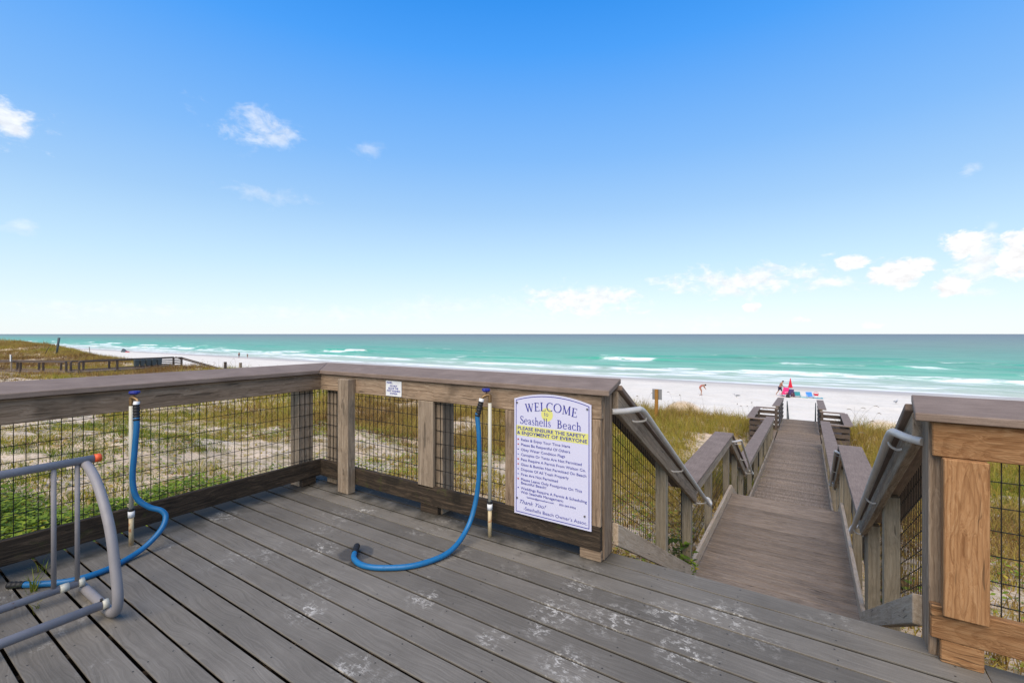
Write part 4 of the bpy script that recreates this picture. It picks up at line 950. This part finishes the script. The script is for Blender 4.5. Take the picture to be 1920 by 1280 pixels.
def leaf_cloud(px, py, pz, size, tint, up=0.6):
    n = len(px); az = RNG.uniform(0, 2 * np.pi, n); el = RNG.uniform(-0.3, up, n); s = size * RNG.uniform(0.6, 1.3, n)
    d = np.stack([np.cos(az) * np.cos(el), np.sin(az) * np.cos(el), np.sin(el)], -1)
    p = np.stack([-np.sin(az), np.cos(az), RNG.uniform(-0.4, 0.4, n)], -1)
    b = np.stack([px, py, pz], -1); s = s[:, None]
    droop = np.stack([np.zeros(n), np.zeros(n), -0.2 * s[:, 0]], -1)
    V = np.stack([b, b + d * s * 0.5 + p * s * 0.30, b + d * s + droop, b + d * s * 0.5 - p * s * 0.30], 1).reshape(-1, 3)
    k = np.arange(n)[:, None] * 4
    return V, np.concatenate([k + [0, 1, 2], k + [0, 2, 3]], 0), np.repeat(tint, 4)
# bright leafy creeper beside the left railing
n = 110000
x = RNG.uniform(-12.5, -4.1, n); y = RNG.uniform(-3.0, 5.2, n)
rr_ = -x * 0.5446 + y * 0.8387 + 1.0
dens = np.clip((8.5 - rr_ + (fbm(x * 0.8, y * 0.8, 33) - 0.5) * 3.4) * 0.8, 0, 1) * np.clip((5.0 - y + (fbm(x * 0.7, y * 0.7, 37) - 0.5) * 2.5) * 0.7, 0, 1)
k = RNG.random(n) < dens; x, y = x[k], y[k]
hump = 0.10 + 0.34 * fbm(x * 1.1, y * 1.1, 34, 3)
z = ground_z(x, y) + hump * RNG.random(len(x)) ** 0.5
tint = np.clip(0.35 + 0.5 * (fbm(x * 1.5, y * 1.5, 35) - 0.3) + RNG.normal(0, 0.18, len(x)), 0, 1)
V, T, A = leaf_cloud(x, y, z, 0.075, tint)
tag(link('ground_cover', raw_mesh('ground_cover', V, T, {'tint': A}), M['leaf']), 'bright green leafy creeper outside the left railing', 'ground cover', kind='stuff')
n = 130000
x = RNG.uniform(-26, 9, n); y = RNG.uniform(0.5, 22, n)
cl_ = fbm(x * 1.6, y * 1.6, 64, 3); k = (RNG.random(n) < np.clip((cl_ - 0.47) * 6, 0, 1) * (0.25 + 0.75 * cover(x, y))) & clear_of_walk(x, y) & clear_of_walk(x + 0.12, y) & clear_of_walk(x - 0.12, y)
x, y = x[k], y[k]; z = ground_z(x, y) + RNG.random(len(x)) * 0.10
V, T, A = leaf_cloud(x, y, z, 0.085, np.clip(fbm(x * 0.5, y * 0.5, 66) * 1.3 - 0.2 + RNG.normal(0, 0.2, len(x)), 0, 1), 0.5)
tag(link('ground_cover', raw_mesh('ground_cover', V, T, {'tint': A}), M['grass']), 'tawny sprawling dune plants among the sand patches', 'ground cover', kind='stuff')
# green low plants in the swale (leafy patches)
n = 60000
x = RNG.uniform(-18, 8, n); y = RNG.uniform(2.9, 19, n)
k = (RNG.random(n) < np.clip((fbm(x * 0.35, y * 0.35, 61) - 0.50) * 5, 0, 1)) & clear_of_walk(x, y) & clear_of_walk(x + 0.1, y) & clear_of_walk(x - 0.1, y)
x, y = x[k], y[k]; z = ground_z(x, y) + RNG.random(len(x)) * 0.14
V, T, A = leaf_cloud(x, y, z, 0.065, np.clip(RNG.normal(0.5, 0.24, len(x)), 0, 1))
tag(link('ground_cover', raw_mesh('ground_cover', V, T, {'tint': A}), M['leaf']), 'low green creepers scattered between the dune grass', 'ground cover', kind='stuff')

def leafy_plant(name, label, cat, c, r, h, n, size, stems=5, tl=0.35):
    t = empty(name, c, label=label, cat=cat)
    ph = RNG.uniform(0, 2 * np.pi, n); q = np.sqrt(RNG.random(n)) * r; zz = RNG.random(n) * h
    V, T, A = leaf_cloud(c[0] + np.cos(ph) * q, c[1] + np.sin(ph) * q, c[2] + 0.05 + zz, size, np.clip(RNG.normal(tl, 0.2, n), 0, 1), 0.9)
    link('foliage', raw_mesh('foliage', V, T, {'tint': A}), M['leaf'], t)
    for i in range(stems):
        a = 2 * math.pi * i / stems; tube('stem', [c, (c[0] + 0.3 * r * math.cos(a), c[1] + 0.3 * r * math.sin(a), c[2] + h * 0.5), (c[0] + 0.7 * r * math.cos(a), c[1] + 0.7 * r * math.sin(a), c[2] + h * 0.95)], 0.004, M['stalk'], t, 5)
    return t
leafy_plant('leafy_weed', 'dark green weed pushing through the mesh at the foot of the upper stairs', 'plant', (-1.17, 5.10, -1.30), 0.14, 0.42, 120, 0.08, tl=0.10)
leafy_plant('leafy_weed', 'yellow green weed spilling over the landing edge beside the stair post', 'plant', (-1.06, 5.06, -1.25), 0.10, 0.17, 85, 0.06, tl=0.5)
def grass_clump(name, label, c, n, h, r, lean=(0.15, 0.7), w=0.012, tint=0.95, cat='grass clump'):
    V, T, A = blades(c[0] + RNG.normal(0, r, n), c[1] + RNG.normal(0, r, n), np.full(n, c[2]), h * RNG.uniform(0.5, 1.1, n), np.full(n, w), np.clip(RNG.normal(tint, 0.08, n), 0, 1), RNG.uniform(*lean, n))
    o = link(name, raw_mesh(name, V - np.array(c), T, {'tint': A}), M['grass'], None, Matrix.Translation(c)); return tag(o, label, cat)
grass_clump('grass_clump', 'tall green grass blades rising just outside the left railing near the corner', (-5.4, 2.55, gz(-5.4, 2.55)), 26, 0.95, 0.10, w=0.022)
grass_clump('grass_clump', 'green grass clump behind the left standpipe beyond the railing', (-4.75, 1.55, gz(-4.75, 1.55)), 22, 0.80, 0.10, w=0.018)
grass_clump('deck_weed', 'weed sprouting from a deck gap by the hose end', (-3.50, 0.655, -0.03), 16, 0.16, 0.012, (0.3, 0.9), 0.006, 0.9, 'weed')
grass_clump('deck_weed', 'weed sprouting between boards under the left kick board', (-3.77, 0.735, -0.03), 14, 0.13, 0.015, (0.3, 0.9), 0.006, 0.85, 'weed')
grass_clump('deck_weed', 'tiny weed in the deck gap beneath the rack rail', (-3.27, 0.62, -0.03), 8, 0.09, 0.01, (0.3, 0.9), 0.005, 0.85, 'weed')

# sea oats: thin stalks with drooping heads
def oat(parts, x, y, h, lean, az, head=True, r=0.0035):
    z = gz(x, y); P = []
    for i in range(7):
        f = i / 6; P.append(Vector((x + math.cos(az) * lean * h * f ** 2.2, y + math.sin(az) * lean * h * f ** 2.2, z + h * f * (1 - 0.12 * lean * f))))
    me = tube_mesh('oat', P, r, 3, [r * (1 - 0.5 * i / 6) for i in range(7)], False)
    parts.append(me)
    if head:
        d = (P[-1] - P[-2]).normalized(); Q = [P[-1] + d * (0.05 * i) + Vector((math.cos(az) * 0.02 * i, math.sin(az) * 0.02 * i, -0.012 * i * i)) for i in range(5)]
        parts.append(tube_mesh('oat', Q, 0.012, 4, [0.004, 0.013, 0.016, 0.011, 0.003], False))
def merge(name, parts):
    V, Fc = [], []
    for me in parts:
        b = len(V); V += [tuple(v.co) for v in me.vertices]; Fc += [tuple(b + i for i in p.vertices) for p in me.polygons]; bpy.data.meshes.remove(me)
    out = bpy.data.meshes.new(name); out.from_pydata(V, [], Fc); out.update(); return out
parts = []; rr = random.Random(3)
for i in range(330):
    x = rr.uniform(-60, 7); y = rr.uniform(14, 27.5)
    if not bool(clear_of_walk(np.array(x), np.array(y))): continue
    oat(parts, x, y, rr.uniform(0.7, 1.35), rr.uniform(0.05, 0.4), rr.uniform(0, 6.28), rr.random() < 0.7, 0.004 + 0.00012 * abs(x))
tag(link('sea_oats', merge('sea_oats', parts), M['stalk']), 'thin dry sea oat stalks standing above the dune grass', 'sea oats', kind='stuff')
for label, spots in (('tall dry sea oats right of the boardwalk, just left of the new pine railing', [(2.42, 18.2, 1.75, .06, 1.2), (2.2, 18.5, 1.5, .25, 3.0), (2.75, 18.0, 1.45, .35, 5.9), (2.6, 18.7, 1.3, .3, 2.2), (2.0, 18.2, 1.25, .4, 3.4)]),
                     ('short curling sea oats beside the right end of the boardwalk', [(1.75, 24.6, 1.35, .5, 0.4), (1.6, 24.9, 1.2, .3, 0.2), (1.9, 24.3, 1.1, .3, 2.8)])):
    t = empty('sea_oat_plant', (spots[0][0], spots[0][1], gz(spots[0][0], spots[0][1])), label=label, cat='sea oats')
    for sp_ in spots:
        p = []; oat(p, sp_[0], sp_[1], sp_[2], sp_[3], sp_[4], True, 0.006); link('stalk', p[0], M['stalk'], t); link('seed_head', p[1], M['stalk'], t)

# ================================================================== DUNE AND BEACH THINGS
x, y = -6.15, 22.3; g = gz(x, y)
t = empty('beach_sign', (x, y, g), label='orange wooden post with a grey sign back in the dune grass', cat='sign')
box('post', x - 0.075, x + 0.075, y, y + 0.10, g - 0.3, -1.30, M['stained_post'], t, 'z')
box('panel', x - 0.22, x + 0.24, y + 0.105, y + 0.125, -1.80, -1.29, M['sign_grey'], t, 'x')
def bank(label, x0, x1, y0, y1, top):
    n = 14; V = []; Fc = []
    for i in range(n + 1):
        f = i / n; x = x0 + (x1 - x0) * f; y = y0 + (y1 - y0) * f; e = math.sin(math.pi * min(1, max(0, f * 1.0))) ** 0.35; zt = top + 0.05 * math.sin(f * 7) ; g = gz(x, y) - 0.6
        w = 0.0
        V += [(x, y - 0.35, g), (x, y - 0.05 + 0.05 * math.sin(f * 11), g + (zt - g) * e * 0.97), (x, y + 0.35, g + (zt - g) * e), (x, y + 2.4, g - 0.2)]
    for i in range(n):
        for k in range(3): Fc.append((i * 4 + k, (i + 1) * 4 + k, (i + 1) * 4 + k + 1, i * 4 + k + 1))
    me = bpy.data.meshes.new('sand_bank'); me.from_pydata(V, [], Fc); me.update()
    tag(link('sand_bank', me, M['sand'], smooth=False), kind='structure')
bank('', -7.6, -4.9, 28.1, 28.9, -2.66)
bank('', 1.8, 4.6, 28.5, 29.3, -2.9)
# distant posts, leaning pole, little sign
for label, (x, y), h in (('short dark post on the dune crest, left of a paler one', (-49.8, 23.0), 1.0), ('short pale post on the dune crest, right of a dark one', (-48.4, 23.8), 0.95)):
    g = gz(x, y); o = box('dune_post', x - 0.11, x + 0.11, y - 0.1, y + 0.1, g - 0.3, g + h, M['far_wood'] if 'dark' in label[:12] else M['pale_wood'], None, 'z'); tag(o, label, 'post')
x, y = -104.0, 22.0; g = gz(x, y)
o = tube('leaning_pole', [(x, y, g - 0.4), (x + 0.3, y + 0.3, g + 2.9)], 0.16, M['slate'], None, 8, rad=[0.13, 0.17]); tag(o, 'tall grey leaning pole on the dune at the far left', 'pole')
o = tube('dead_branch', [(-105.5, 20.9, gz(-105.5, 20.9) - 0.3), (-105.2, 21.2, gz(-105.5, 20.9) + 0.9), (-104.9, 21.4, gz(-105.5, 20.9) + 1.35)], 0.06, M['far_wood'], None, 6); tag(o, 'dead branch sticking up left of the leaning pole', 'branch')
o = tube('dead_branch', [(-99.0, 25.0, gz(-99, 25) - 0.3), (-99.2, 25.0, gz(-99, 25) + 0.8), (-99.5, 25.0, gz(-99, 25) + 1.5)], 0.05, M['far_wood'], None, 6); tag(o, 'thin dead stick right of the leaning pole', 'branch')
x, y = -71.5, 11.6; g = gz(x, y)
t = empty('dune_sign', (x, y, g), label='small white sign on a post at the far boardwalk, far left', cat='sign')
box('post', x - 0.09, x + 0.09, y, y + 0.12, g - 0.3, -0.9, M['pale_wood'], t, 'z')
box('panel', x - 0.10, x + 0.32, y - 0.03, y - 0.004, -1.55, -0.80, M['white'], t, 'x')
# --- far beach walk with bins
FP = [(-76.5, 10.6), (-66.3, 15.5), (-67.8, 25.6)]; FZ = -2.65
t = empty('far_boardwalk', (-66.3, 15.5, FZ), label='distant brown boardwalk with railings crossing the dunes at far left', cat='boardwalk')
def seg_beam(name, a, b, z0, z1, off0, off1, mat, parent):
    a, b = Vector(a), Vector(b); d = (b - a).normalized(); nn = Vector((d.y, -d.x))      # nn points right of travel, towards the viewer
    p = [a + nn * off0, b + nn * off0, b + nn * off1, a + nn * off1]
    c8 = [(q.x, q.y, z0) for q in p] + [(q.x, q.y, z1) for q in p]
    return hexa(name, c8, mat, parent, (d.x, d.y, 0), 0.004)
for a, b in zip(FP[:-1], FP[1:]):
    seg_beam('floor', a, b, FZ - 0.10, FZ, -0.9, 0.9, M['cap'], t); seg_beam('side_joist', a, b, FZ - 0.42, FZ - 0.102, 0.82, 0.88, M['far_wood'], t)
    for off in (0.86, -0.86):
        seg_beam('top_rail', a, b, FZ + 0.98, FZ + 1.12, off - 0.12, off + 0.12, M['far_wood'], t)
        seg_beam('kick_rail', a, b, FZ + 0.06, FZ + 0.16, off - 0.03, off + 0.03, M['cap'], t)
    L = (Vector(b) - Vector(a)).length; m = max(2, int(L / 2.6))
    for i in range(m + 1):
        p = Vector(a).lerp(Vector(b), i / m); d = (Vector(b) - Vector(a)).normalized(); nn = Vector((d.y, -d.x))
        for off in (0.86, -0.86):
            q = p + nn * off; box('post', q.x - 0.09, q.x + 0.09, q.y - 0.09, q.y + 0.09, gz(q.x, q.y) - 0.4, FZ + 0.978, M['far_wood'], t, 'z')
a = Vector((-67.35, 22.6)); b = Vector(FP[2])
for k in range(3): seg_beam('slat', a, b, FZ + 0.30 + k * 0.22, FZ + 0.42 + k * 0.22, 0.80, 0.84, M['far_wood'], t)
for off in (0.86, -0.86):
    q0 = Vector((-67.8 + off, 25.7)); q1 = Vector((-67.9 + off, 31.0))
    tube('stair_rail', [(q0.x, q0.y, FZ + 1.05), (q1.x, q1.y, FZ - 0.9)], 0.09, M['far_wood'], t, 4); tube('stair_stringer', [(q0.x, q0.y, FZ - 0.05), (q1.x, q1.y, FZ - 2.0)], 0.09, M['far_wood'], t, 4)
for k in range(5):
    f0 = 0.50 + k * 0.058; p = Vector(FP[1]).lerp(Vector(FP[2]), f0); d = (Vector(FP[2]) - Vector(FP[1])).normalized(); nn = Vector((d.y, -d.x)); q = p + nn * 1.22
    u = empty('bin', (q.x, q.y, FZ), label='%s of the five slate bins hung on the distant boardwalk railing' % ('leftmost', 'second from left', 'middle one', 'second from right', 'rightmost')[k], cat='bin', group='bins on the far boardwalk')
    s = d * 0.24; w = nn * 0.20; P = [q - s - w, q + s - w, q + s + w, q - s + w]
    lo = [q - s * .82 - w * .8, q + s * .82 - w * .8, q + s * .82 + w * .8, q - s * .82 + w * .8]
    bb = hexa('bin_body', [(v.x, v.y, FZ + 0.28) for v in lo] + [(v.x, v.y, FZ + 0.96) for v in P], M['slate'], u, (d.x, d.y, 0), 0.02)
    hexa('bin_lid', [(v.x, v.y, FZ + 0.965) for v in P] + [(v.x - nn.x * 0.03, v.y - nn.y * 0.03, FZ + 1.04) for v in P], M['slate'], bb, (d.x, d.y, 0), 0.02)
    tube('bin_bracket', [(q.x - nn.x * 0.16, q.y - nn.y * 0.16, FZ + 0.30), (q.x - nn.x * 0.30, q.y - nn.y * 0.30, FZ + 0.08)], 0.05, M['far_wood'], u, 4)

# --- people (skin-modifier bodies)
def person(name, label, loc, rotz, J, E, cloth, hair_r, scale=1.0, skin='skin', cloth_mat='shorts'):
    """J: joint -> (x, y, z, radius); faces +Y in local space"""
    t = empty(name, loc, label=label, cat='person'); t.rotation_euler.z = rotz; t.scale = (scale,) * 3
    def skinned(nm, joints, edges, mat, grow=0.0):
        ks = list(joints); me = bpy.data.meshes.new(nm); me.from_pydata([J[k][:3] for k in ks], [(ks.index(a), ks.index(b)) for a, b in edges], [])
        o = bpy.data.objects.new(nm, me); COL.objects.link(o); me.materials.append(mat)
        o.modifiers.new('skin', 'SKIN'); o.modifiers.new('sub', 'SUBSURF').levels = 1
        o.modifiers['sub'].render_levels = 1
        for i, k in enumerate(ks):
            s = me.skin_vertices[0].data[i]; s.radius = (J[k][3] + grow,) * 2; s.use_root = (i == 0)
        dg = bpy.context.evaluated_depsgraph_get(); m2 = bpy.data.meshes.new_from_object(o.evaluated_get(dg)); m2.materials.clear(); m2.materials.append(mat)
        bpy.data.objects.remove(o)
        for p in m2.polygons: p.use_smooth = True
        o = bpy.data.objects.new(nm, m2); COL.objects.link(o); o.parent = t; return o
    skinned('body', list(J), E, M[skin])
    cj, ce = cloth
    skinned('clothing', cj, ce, M[cloth_mat], 0.018)
    bm = bmesh.new(); bmesh.ops.create_icosphere(bm, subdivisions=2, radius=hair_r); hx, hy, hz, _ = J['head']
    f = Vector(J['head'][:3]) - Vector(J['neck'][:3]); f.normalize(); back = Vector((0, -1, 0)); back = (back - f * back.dot(f)).normalized()
    for v in bm.verts:
        if v.co.dot(back * 0.75 + f * 0.55) < -0.02: v.co *= 0.82
    me = bpy.data.meshes.new('hair'); bm.to_mesh(me); bm.free(); o = link('hair', me, M['hair'], None, smooth=True); o.parent = t; o.matrix_basis = Matrix.Translation(Vector((hx, hy, hz)) + f * 0.035 + back * 0.012)
    return t
EDG = [('pelvis', 'belly'), ('belly', 'chest'), ('chest', 'neck'), ('neck', 'head'), ('head', 'crown'), ('chest', 'shl'), ('shl', 'ell'), ('ell', 'wrl'), ('wrl', 'hal'), ('chest', 'shr'), ('shr', 'elr'), ('elr', 'wrr'), ('wrr', 'har'),
       ('pelvis', 'hpl'), ('hpl', 'knl'), ('knl', 'anl'), ('anl', 'tol'), ('pelvis', 'hpr'), ('hpr', 'knr'), ('knr', 'anr'), ('anr', 'tor')]
SHORT = (['pelvis', 'hpl', 'knl', 'hpr', 'knr'], [('pelvis', 'hpl'), ('hpl', 'knl'), ('pelvis', 'hpr'), ('hpr', 'knr')])
SUIT = (['pelvis', 'belly', 'chest', 'hpl', 'hpr'], [('pelvis', 'belly'), ('belly', 'chest'), ('pelvis', 'hpl'), ('pelvis', 'hpr')])
J_man = dict(pelvis=(0, 0, .93, .135), belly=(0, .05, 1.10, .135), chest=(0, .14, 1.35, .15), neck=(0, .24, 1.50, .06), head=(0, .33, 1.60, .095), crown=(0, .37, 1.68, .07),
             shl=(-.18, .15, 1.40, .065), ell=(-.23, .28, 1.14, .045), wrl=(-.16, .46, 1.00, .034), hal=(-.12, .53, .95, .04), shr=(.18, .15, 1.40, .065), elr=(.24, .24, 1.12, .045), wrr=(.18, .44, .96, .034), har=(.14, .51, .92, .04),
             hpl=(-.09, 0, .88, .10), knl=(-.12, -.10, .50, .062), anl=(-.13, -.36, .12, .042), tol=(-.13, -.24, .03, .04), hpr=(.09, .02, .88, .10), knr=(.11, .20, .49, .062), anr=(.11, .18, .08, .042), tor=(.11, .32, .03, .04))
def at_beach(x, y): return (x, y, gz(x, y))
person('person', 'shirtless person in dark swim trunks leaning forward mid-stride by the beach chairs', at_beach(-2.75, 62.3), R(-70), J_man, EDG, SHORT, 0.105)
J_kid = dict(pelvis=(0, -.16, .88, .125), belly=(0, -.04, 1.04, .115), chest=(0, .18, 1.17, .125), neck=(0, .33, 1.20, .055), head=(0, .44, 1.20, .092), crown=(0, .52, 1.17, .07),
             shl=(-.15, .22, 1.17, .055), ell=(-.19, .34, .92, .04), wrl=(-.12, .46, .72, .03), hal=(-.10, .50, .66, .036), shr=(.15, .22, 1.17, .055), elr=(.2, .36, .94, .04), wrr=(.13, .52, .76, .03), har=(.1, .57, .70, .036),
             hpl=(-.08, -.15, .82, .10), knl=(-.10, .02, .46, .058), anl=(-.11, -.06, .09, .04), tol=(-.11, .08, .03, .038), hpr=(.08, -.15, .82, .10), knr=(.10, .05, .46, .058), anr=(.10, .02, .09, .04), tor=(.10, .16, .03, .038))
person('person', 'person in a coral swimsuit bending down alone on the sand', at_beach(-10.3, 56.0), R(-95), J_kid, EDG, SUIT, 0.103, cloth_mat='coral')
J_st = dict(pelvis=(0, 0, .93, .13), belly=(0, 0, 1.10, .125), chest=(0, .01, 1.35, .145), neck=(0, .01, 1.50, .058), head=(0, .03, 1.62, .095), crown=(0, .03, 1.72, .07),
            shl=(-.18, 0, 1.41, .06), ell=(-.24, -.02, 1.13, .042), wrl=(-.25, .06, .88, .033), hal=(-.25, .09, .80, .038), shr=(.18, 0, 1.41, .06), elr=(.24, -.02, 1.13, .042), wrr=(.25, .06, .88, .033), har=(.25, .09, .80, .038),
            hpl=(-.09, 0, .88, .098), knl=(-.11, .03, .49, .06), anl=(-.11, 0, .08, .042), tol=(-.11, .13, .03, .038), hpr=(.09, 0, .88, .098), knr=(.11, .08, .49, .06), anr=(.11, .10, .08, .042), tor=(.11, .23, .03, .038))
person('person', 'taller dark figure wading at the water edge far left', (-157.5, 77.0, gz(-157.5, 77.0)), R(100), J_st, EDG, SHORT, 0.11, 1.1)
person('person', 'smaller paler figure wading beside a taller one far left', (-153.0, 77.4, gz(-153.0, 77.4)), R(80), J_st, EDG, SUIT, 0.10, 0.85, cloth_mat='slate')
# --- beach gear
def chair(label, x, y, rz, mat, low=False):
    t = empty('beach_chair', at_beach(x, y), label=label, cat='beach chair', group='beach chairs on the sand'); t.rotation_euler.z = rz
    def pc(name, v, f, m):
        me = bpy.data.meshes.new(name); me.from_pydata(v, [], f); o = bpy.data.objects.new(name, me); COL.objects.link(o); me.materials.append(m); o.parent = t
    def slab(name, a, b, w, th, m):      # a, b in (y, z)
        d = Vector((b[0] - a[0], b[1] - a[1])).normalized(); nn = Vector((-d.y, d.x)) * th
        v = [(-w, a[0], a[1]), (w, a[0], a[1]), (w, b[0], b[1]), (-w, b[0], b[1]), (-w, a[0] + nn.x, a[1] + nn.y), (w, a[0] + nn.x, a[1] + nn.y), (w, b[0] + nn.x, b[1] + nn.y), (-w, b[0] + nn.x, b[1] + nn.y)]
        pc(name, v, BF, m)
    slab('seat', (0.28, 0.30), (-0.22, 0.22), 0.28, 0.03, mat); slab('backrest', (-0.23, 0.23), (-0.48, 0.92), 0.28, 0.03, mat)
    for s in (-0.3, 0.3):
        for a, b in (((0.30, 0.0), (-0.25, 0.50)), ((-0.36, 0.0), (0.20, 0.50)), ((-0.30, 0.50), (0.26, 0.50))):
            me = tube_mesh('leg', [(s, a[0], a[1]), (s, b[0], b[1])], 0.014, 6); o = bpy.data.objects.new('leg' if a[1] == 0 else 'armrest', me); COL.objects.link(o); me.materials.append(M['white']); o.parent = t
    return t
chair('pink beach chair next to the shirtless person', -2.35, 61.3, R(150), M['pink']).scale = (1.15, 1.15, 1.1)
chair('violet beach chair between the pink chair and the dark bag', -1.75, 61.4, R(165), M['violet']).scale = (1.1, 1.1, 0.9)
chair('teal beach chair, rightmost of the row of chairs', -0.95, 61.6, R(190), M['teal']).scale = (1.1, 1.1, 0.6)
chair('bright blue beach chair standing apart beside the towel', 0.28, 62.0, R(200), M['blue']).scale = (1.1, 1.1, 0.65)
def bag(label, x, y, w, d, h, mat):
    t = empty('beach_bag', at_beach(x, y), label=label, cat='bag'); z = gz(x, y)
    hexa('bag_body', [(x - w, y - d, z), (x + w, y - d, z), (x + w, y + d, z), (x - w, y + d, z), (x - w * .8, y - d * .7, z + h), (x + w * .8, y - d * .7, z + h), (x + w * .8, y + d * .7, z + h), (x - w * .8, y + d * .7, z + h)], mat, t, (1, 0, 0), 0.04)
    tube('handle', [(x - w * .5, y - d * .72, z + h * .9), (x - w * .4, y - d * .6, z + h * 1.35), (x + w * .4, y - d * .6, z + h * 1.35), (x + w * .5, y - d * .72, z + h * .9)], 0.025, mat, t, 6, 5)
bag('dark maroon beach bag standing in the row of chairs', -1.42, 61.3, 0.22, 0.16, 0.5, plain('maroon', (0.09, 0.03, 0.05), 0.8))
bag('black beach bag beside the violet chair', -1.88, 60.7, 0.2, 0.16, 0.4, M['black'])
def towel(label, x, y, w, d, mat):
    z = gz(x, y) + 0.05; V = []; nx, ny = 10, 5
    for j in range(ny + 1):
        for i in range(nx + 1):
            px, py = x - w + 2 * w * i / nx, y - d + 2 * d * j / ny; V.append((px, py, gz(px, py) + 0.05 + 0.03 * math.sin(i * 1.7 + j)))
    Fc = [(j * (nx + 1) + i, j * (nx + 1) + i + 1, (j + 1) * (nx + 1) + i + 1, (j + 1) * (nx + 1) + i) for j in range(ny) for i in range(nx)]
    me = bpy.data.meshes.new('beach_towel'); me.from_pydata(V, [], Fc); o = link('beach_towel', me, mat); o.modifiers.new('thick', 'SOLIDIFY').thickness = 0.02; tag(o, label, 'towel', 'towels on the sand')
towel('pale aqua towel lying between the teal and blue chairs', -0.35, 61.8, 0.45, 0.5, plain('aqua', (0.28, 0.55, 0.55), 0.9))
towel('teal towel lying right of the blue chair', 0.95, 62.0, 0.5, 0.5, plain('tealtowel', (0.10, 0.35, 0.42), 0.9))
x, y = -1.70, 62.9; z = gz(x, y)
t = empty('beach_umbrella', (x, y, z), label='closed red beach umbrella standing upright in the sand', cat='umbrella')
tube('pole', [(x, y, z - 0.2), (x, y, z + 2.05)], 0.025, M['white'], t, 8)
V = []; m = 20
for zz, rs in ((0.95, 0.20), (1.0, 0.21), (1.4, 0.13), (1.8, 0.065), (2.08, 0.02)):
    for k in range(m): a = 2 * math.pi * k / m; q = rs * (1 + (0.18 if k % 2 else -0.1)); V.append((x + q * math.cos(a), y + q * math.sin(a), z + zz))
Fc = [(j * m + i, j * m + (i + 1) % m, (j + 1) * m + (i + 1) % m, (j + 1) * m + i) for j in range(4) for i in range(m)] + [tuple(range(m))[::-1], tuple(range(4 * m, 5 * m))]
me = bpy.data.meshes.new('canopy'); me.from_pydata(V, [], Fc); link('canopy', me, M['red'], t)
x, y = 0.85, 65.6; z = gz(x, y); V = []
for zz, rs in ((0.0, .20), (0.10, .24), (0.22, .26)):
    for k in range(14): a = 2 * math.pi * k / 14; V.append((x + rs * math.cos(a), y + rs * math.sin(a), z + zz))
Fc = [(j * 14 + i, j * 14 + (i + 1) % 14, (j + 1) * 14 + (i + 1) % 14, (j + 1) * 14 + i) for j in range(2) for i in range(14)] + [tuple(range(14))[::-1]]
t = empty('sand_bucket', (x, y, z), label='red toy bucket alone on the sand right of the towels', cat='bucket')
me = bpy.data.meshes.new('pail'); me.from_pydata(V, [], Fc); link('pail', me, M['red'], t); tube('handle', [(x - .25, y, z + .22), (x - .15, y, z + .42), (x + .15, y, z + .42), (x + .25, y, z + .22)], 0.02, M['red'], t, 6, 4)
# gulls
def gull(label, x, y, rz, k=1.0):
    z = gz(x, y); t = empty('gull', (x, y, z), label=label, cat='bird', group='gulls on the sand'); t.rotation_euler.z = rz; t.scale = (k,) * 3
    P = [(-.28, 0, .17), (-.16, 0, .18), (-.02, 0, .19), (.10, 0, .21), (.16, 0, .28), (.20, 0, .33), (.25, 0, .32), (.33, 0, .30)]
    me = tube_mesh('body', P, 0.05, 10, [.012, .04, .075, .065, .04, .042, .03, .008]); o = bpy.data.objects.new('body', me); COL.objects.link(o); me.materials.append(M['gull']); o.parent = t
    for s in (-.03, .03):
        me = tube_mesh('leg', [(0, s, 0), (0.01, s, .13)], 0.008, 5); o = bpy.data.objects.new('leg', me); COL.objects.link(o); me.materials.append(M['stalk']); o.parent = t
    for s in (-1, 1):
        me = tube_mesh('wing', [(-.32, s * .045, .19), (-.1, s * .07, .20), (.08, s * .06, .21)], .03, 6, [.008, .035, .02]); o = bpy.data.objects.new('wing', me); COL.objects.link(o); me.materials.append(M['slate']); o.parent = t
gull('grey gull standing on open sand left of the boardwalk end', -6.5, 55.0, R(-150), 1.3)
gull('dark gull standing on open sand right of the boardwalk', 7.6, 60.5, R(60), 1.3)
x, y = -238.0, 71.0; z = gz(x, y)
t = empty('beach_shelter', (x, y, z), label='dark folded beach canopy lying by the water at far left', cat='canopy')
hexa('fabric', [(x - 2.2, y - .8, z), (x + 2.4, y - .6, z), (x + 2.4, y + .8, z), (x - 2.2, y + .8, z), (x - 1.9, y - .3, z + 1.5), (x + .2, y - .3, z + .7), (x + .2, y + .3, z + .8), (x - 1.9, y + .3, z + 1.6)], M['slate'], t, (1, 0, 0), 0.1)
hexa('towel', [(x + 2.5, y - .6, z), (x + 3.8, y - .6, z), (x + 3.8, y + .6, z), (x + 2.5, y + .6, z), (x + 2.5, y - .5, z + .5), (x + 3.6, y - .5, z + .2), (x + 3.6, y + .5, z + .2), (x + 2.5, y + .5, z + .5)], M['coral'], t, (1, 0, 0), 0.05)
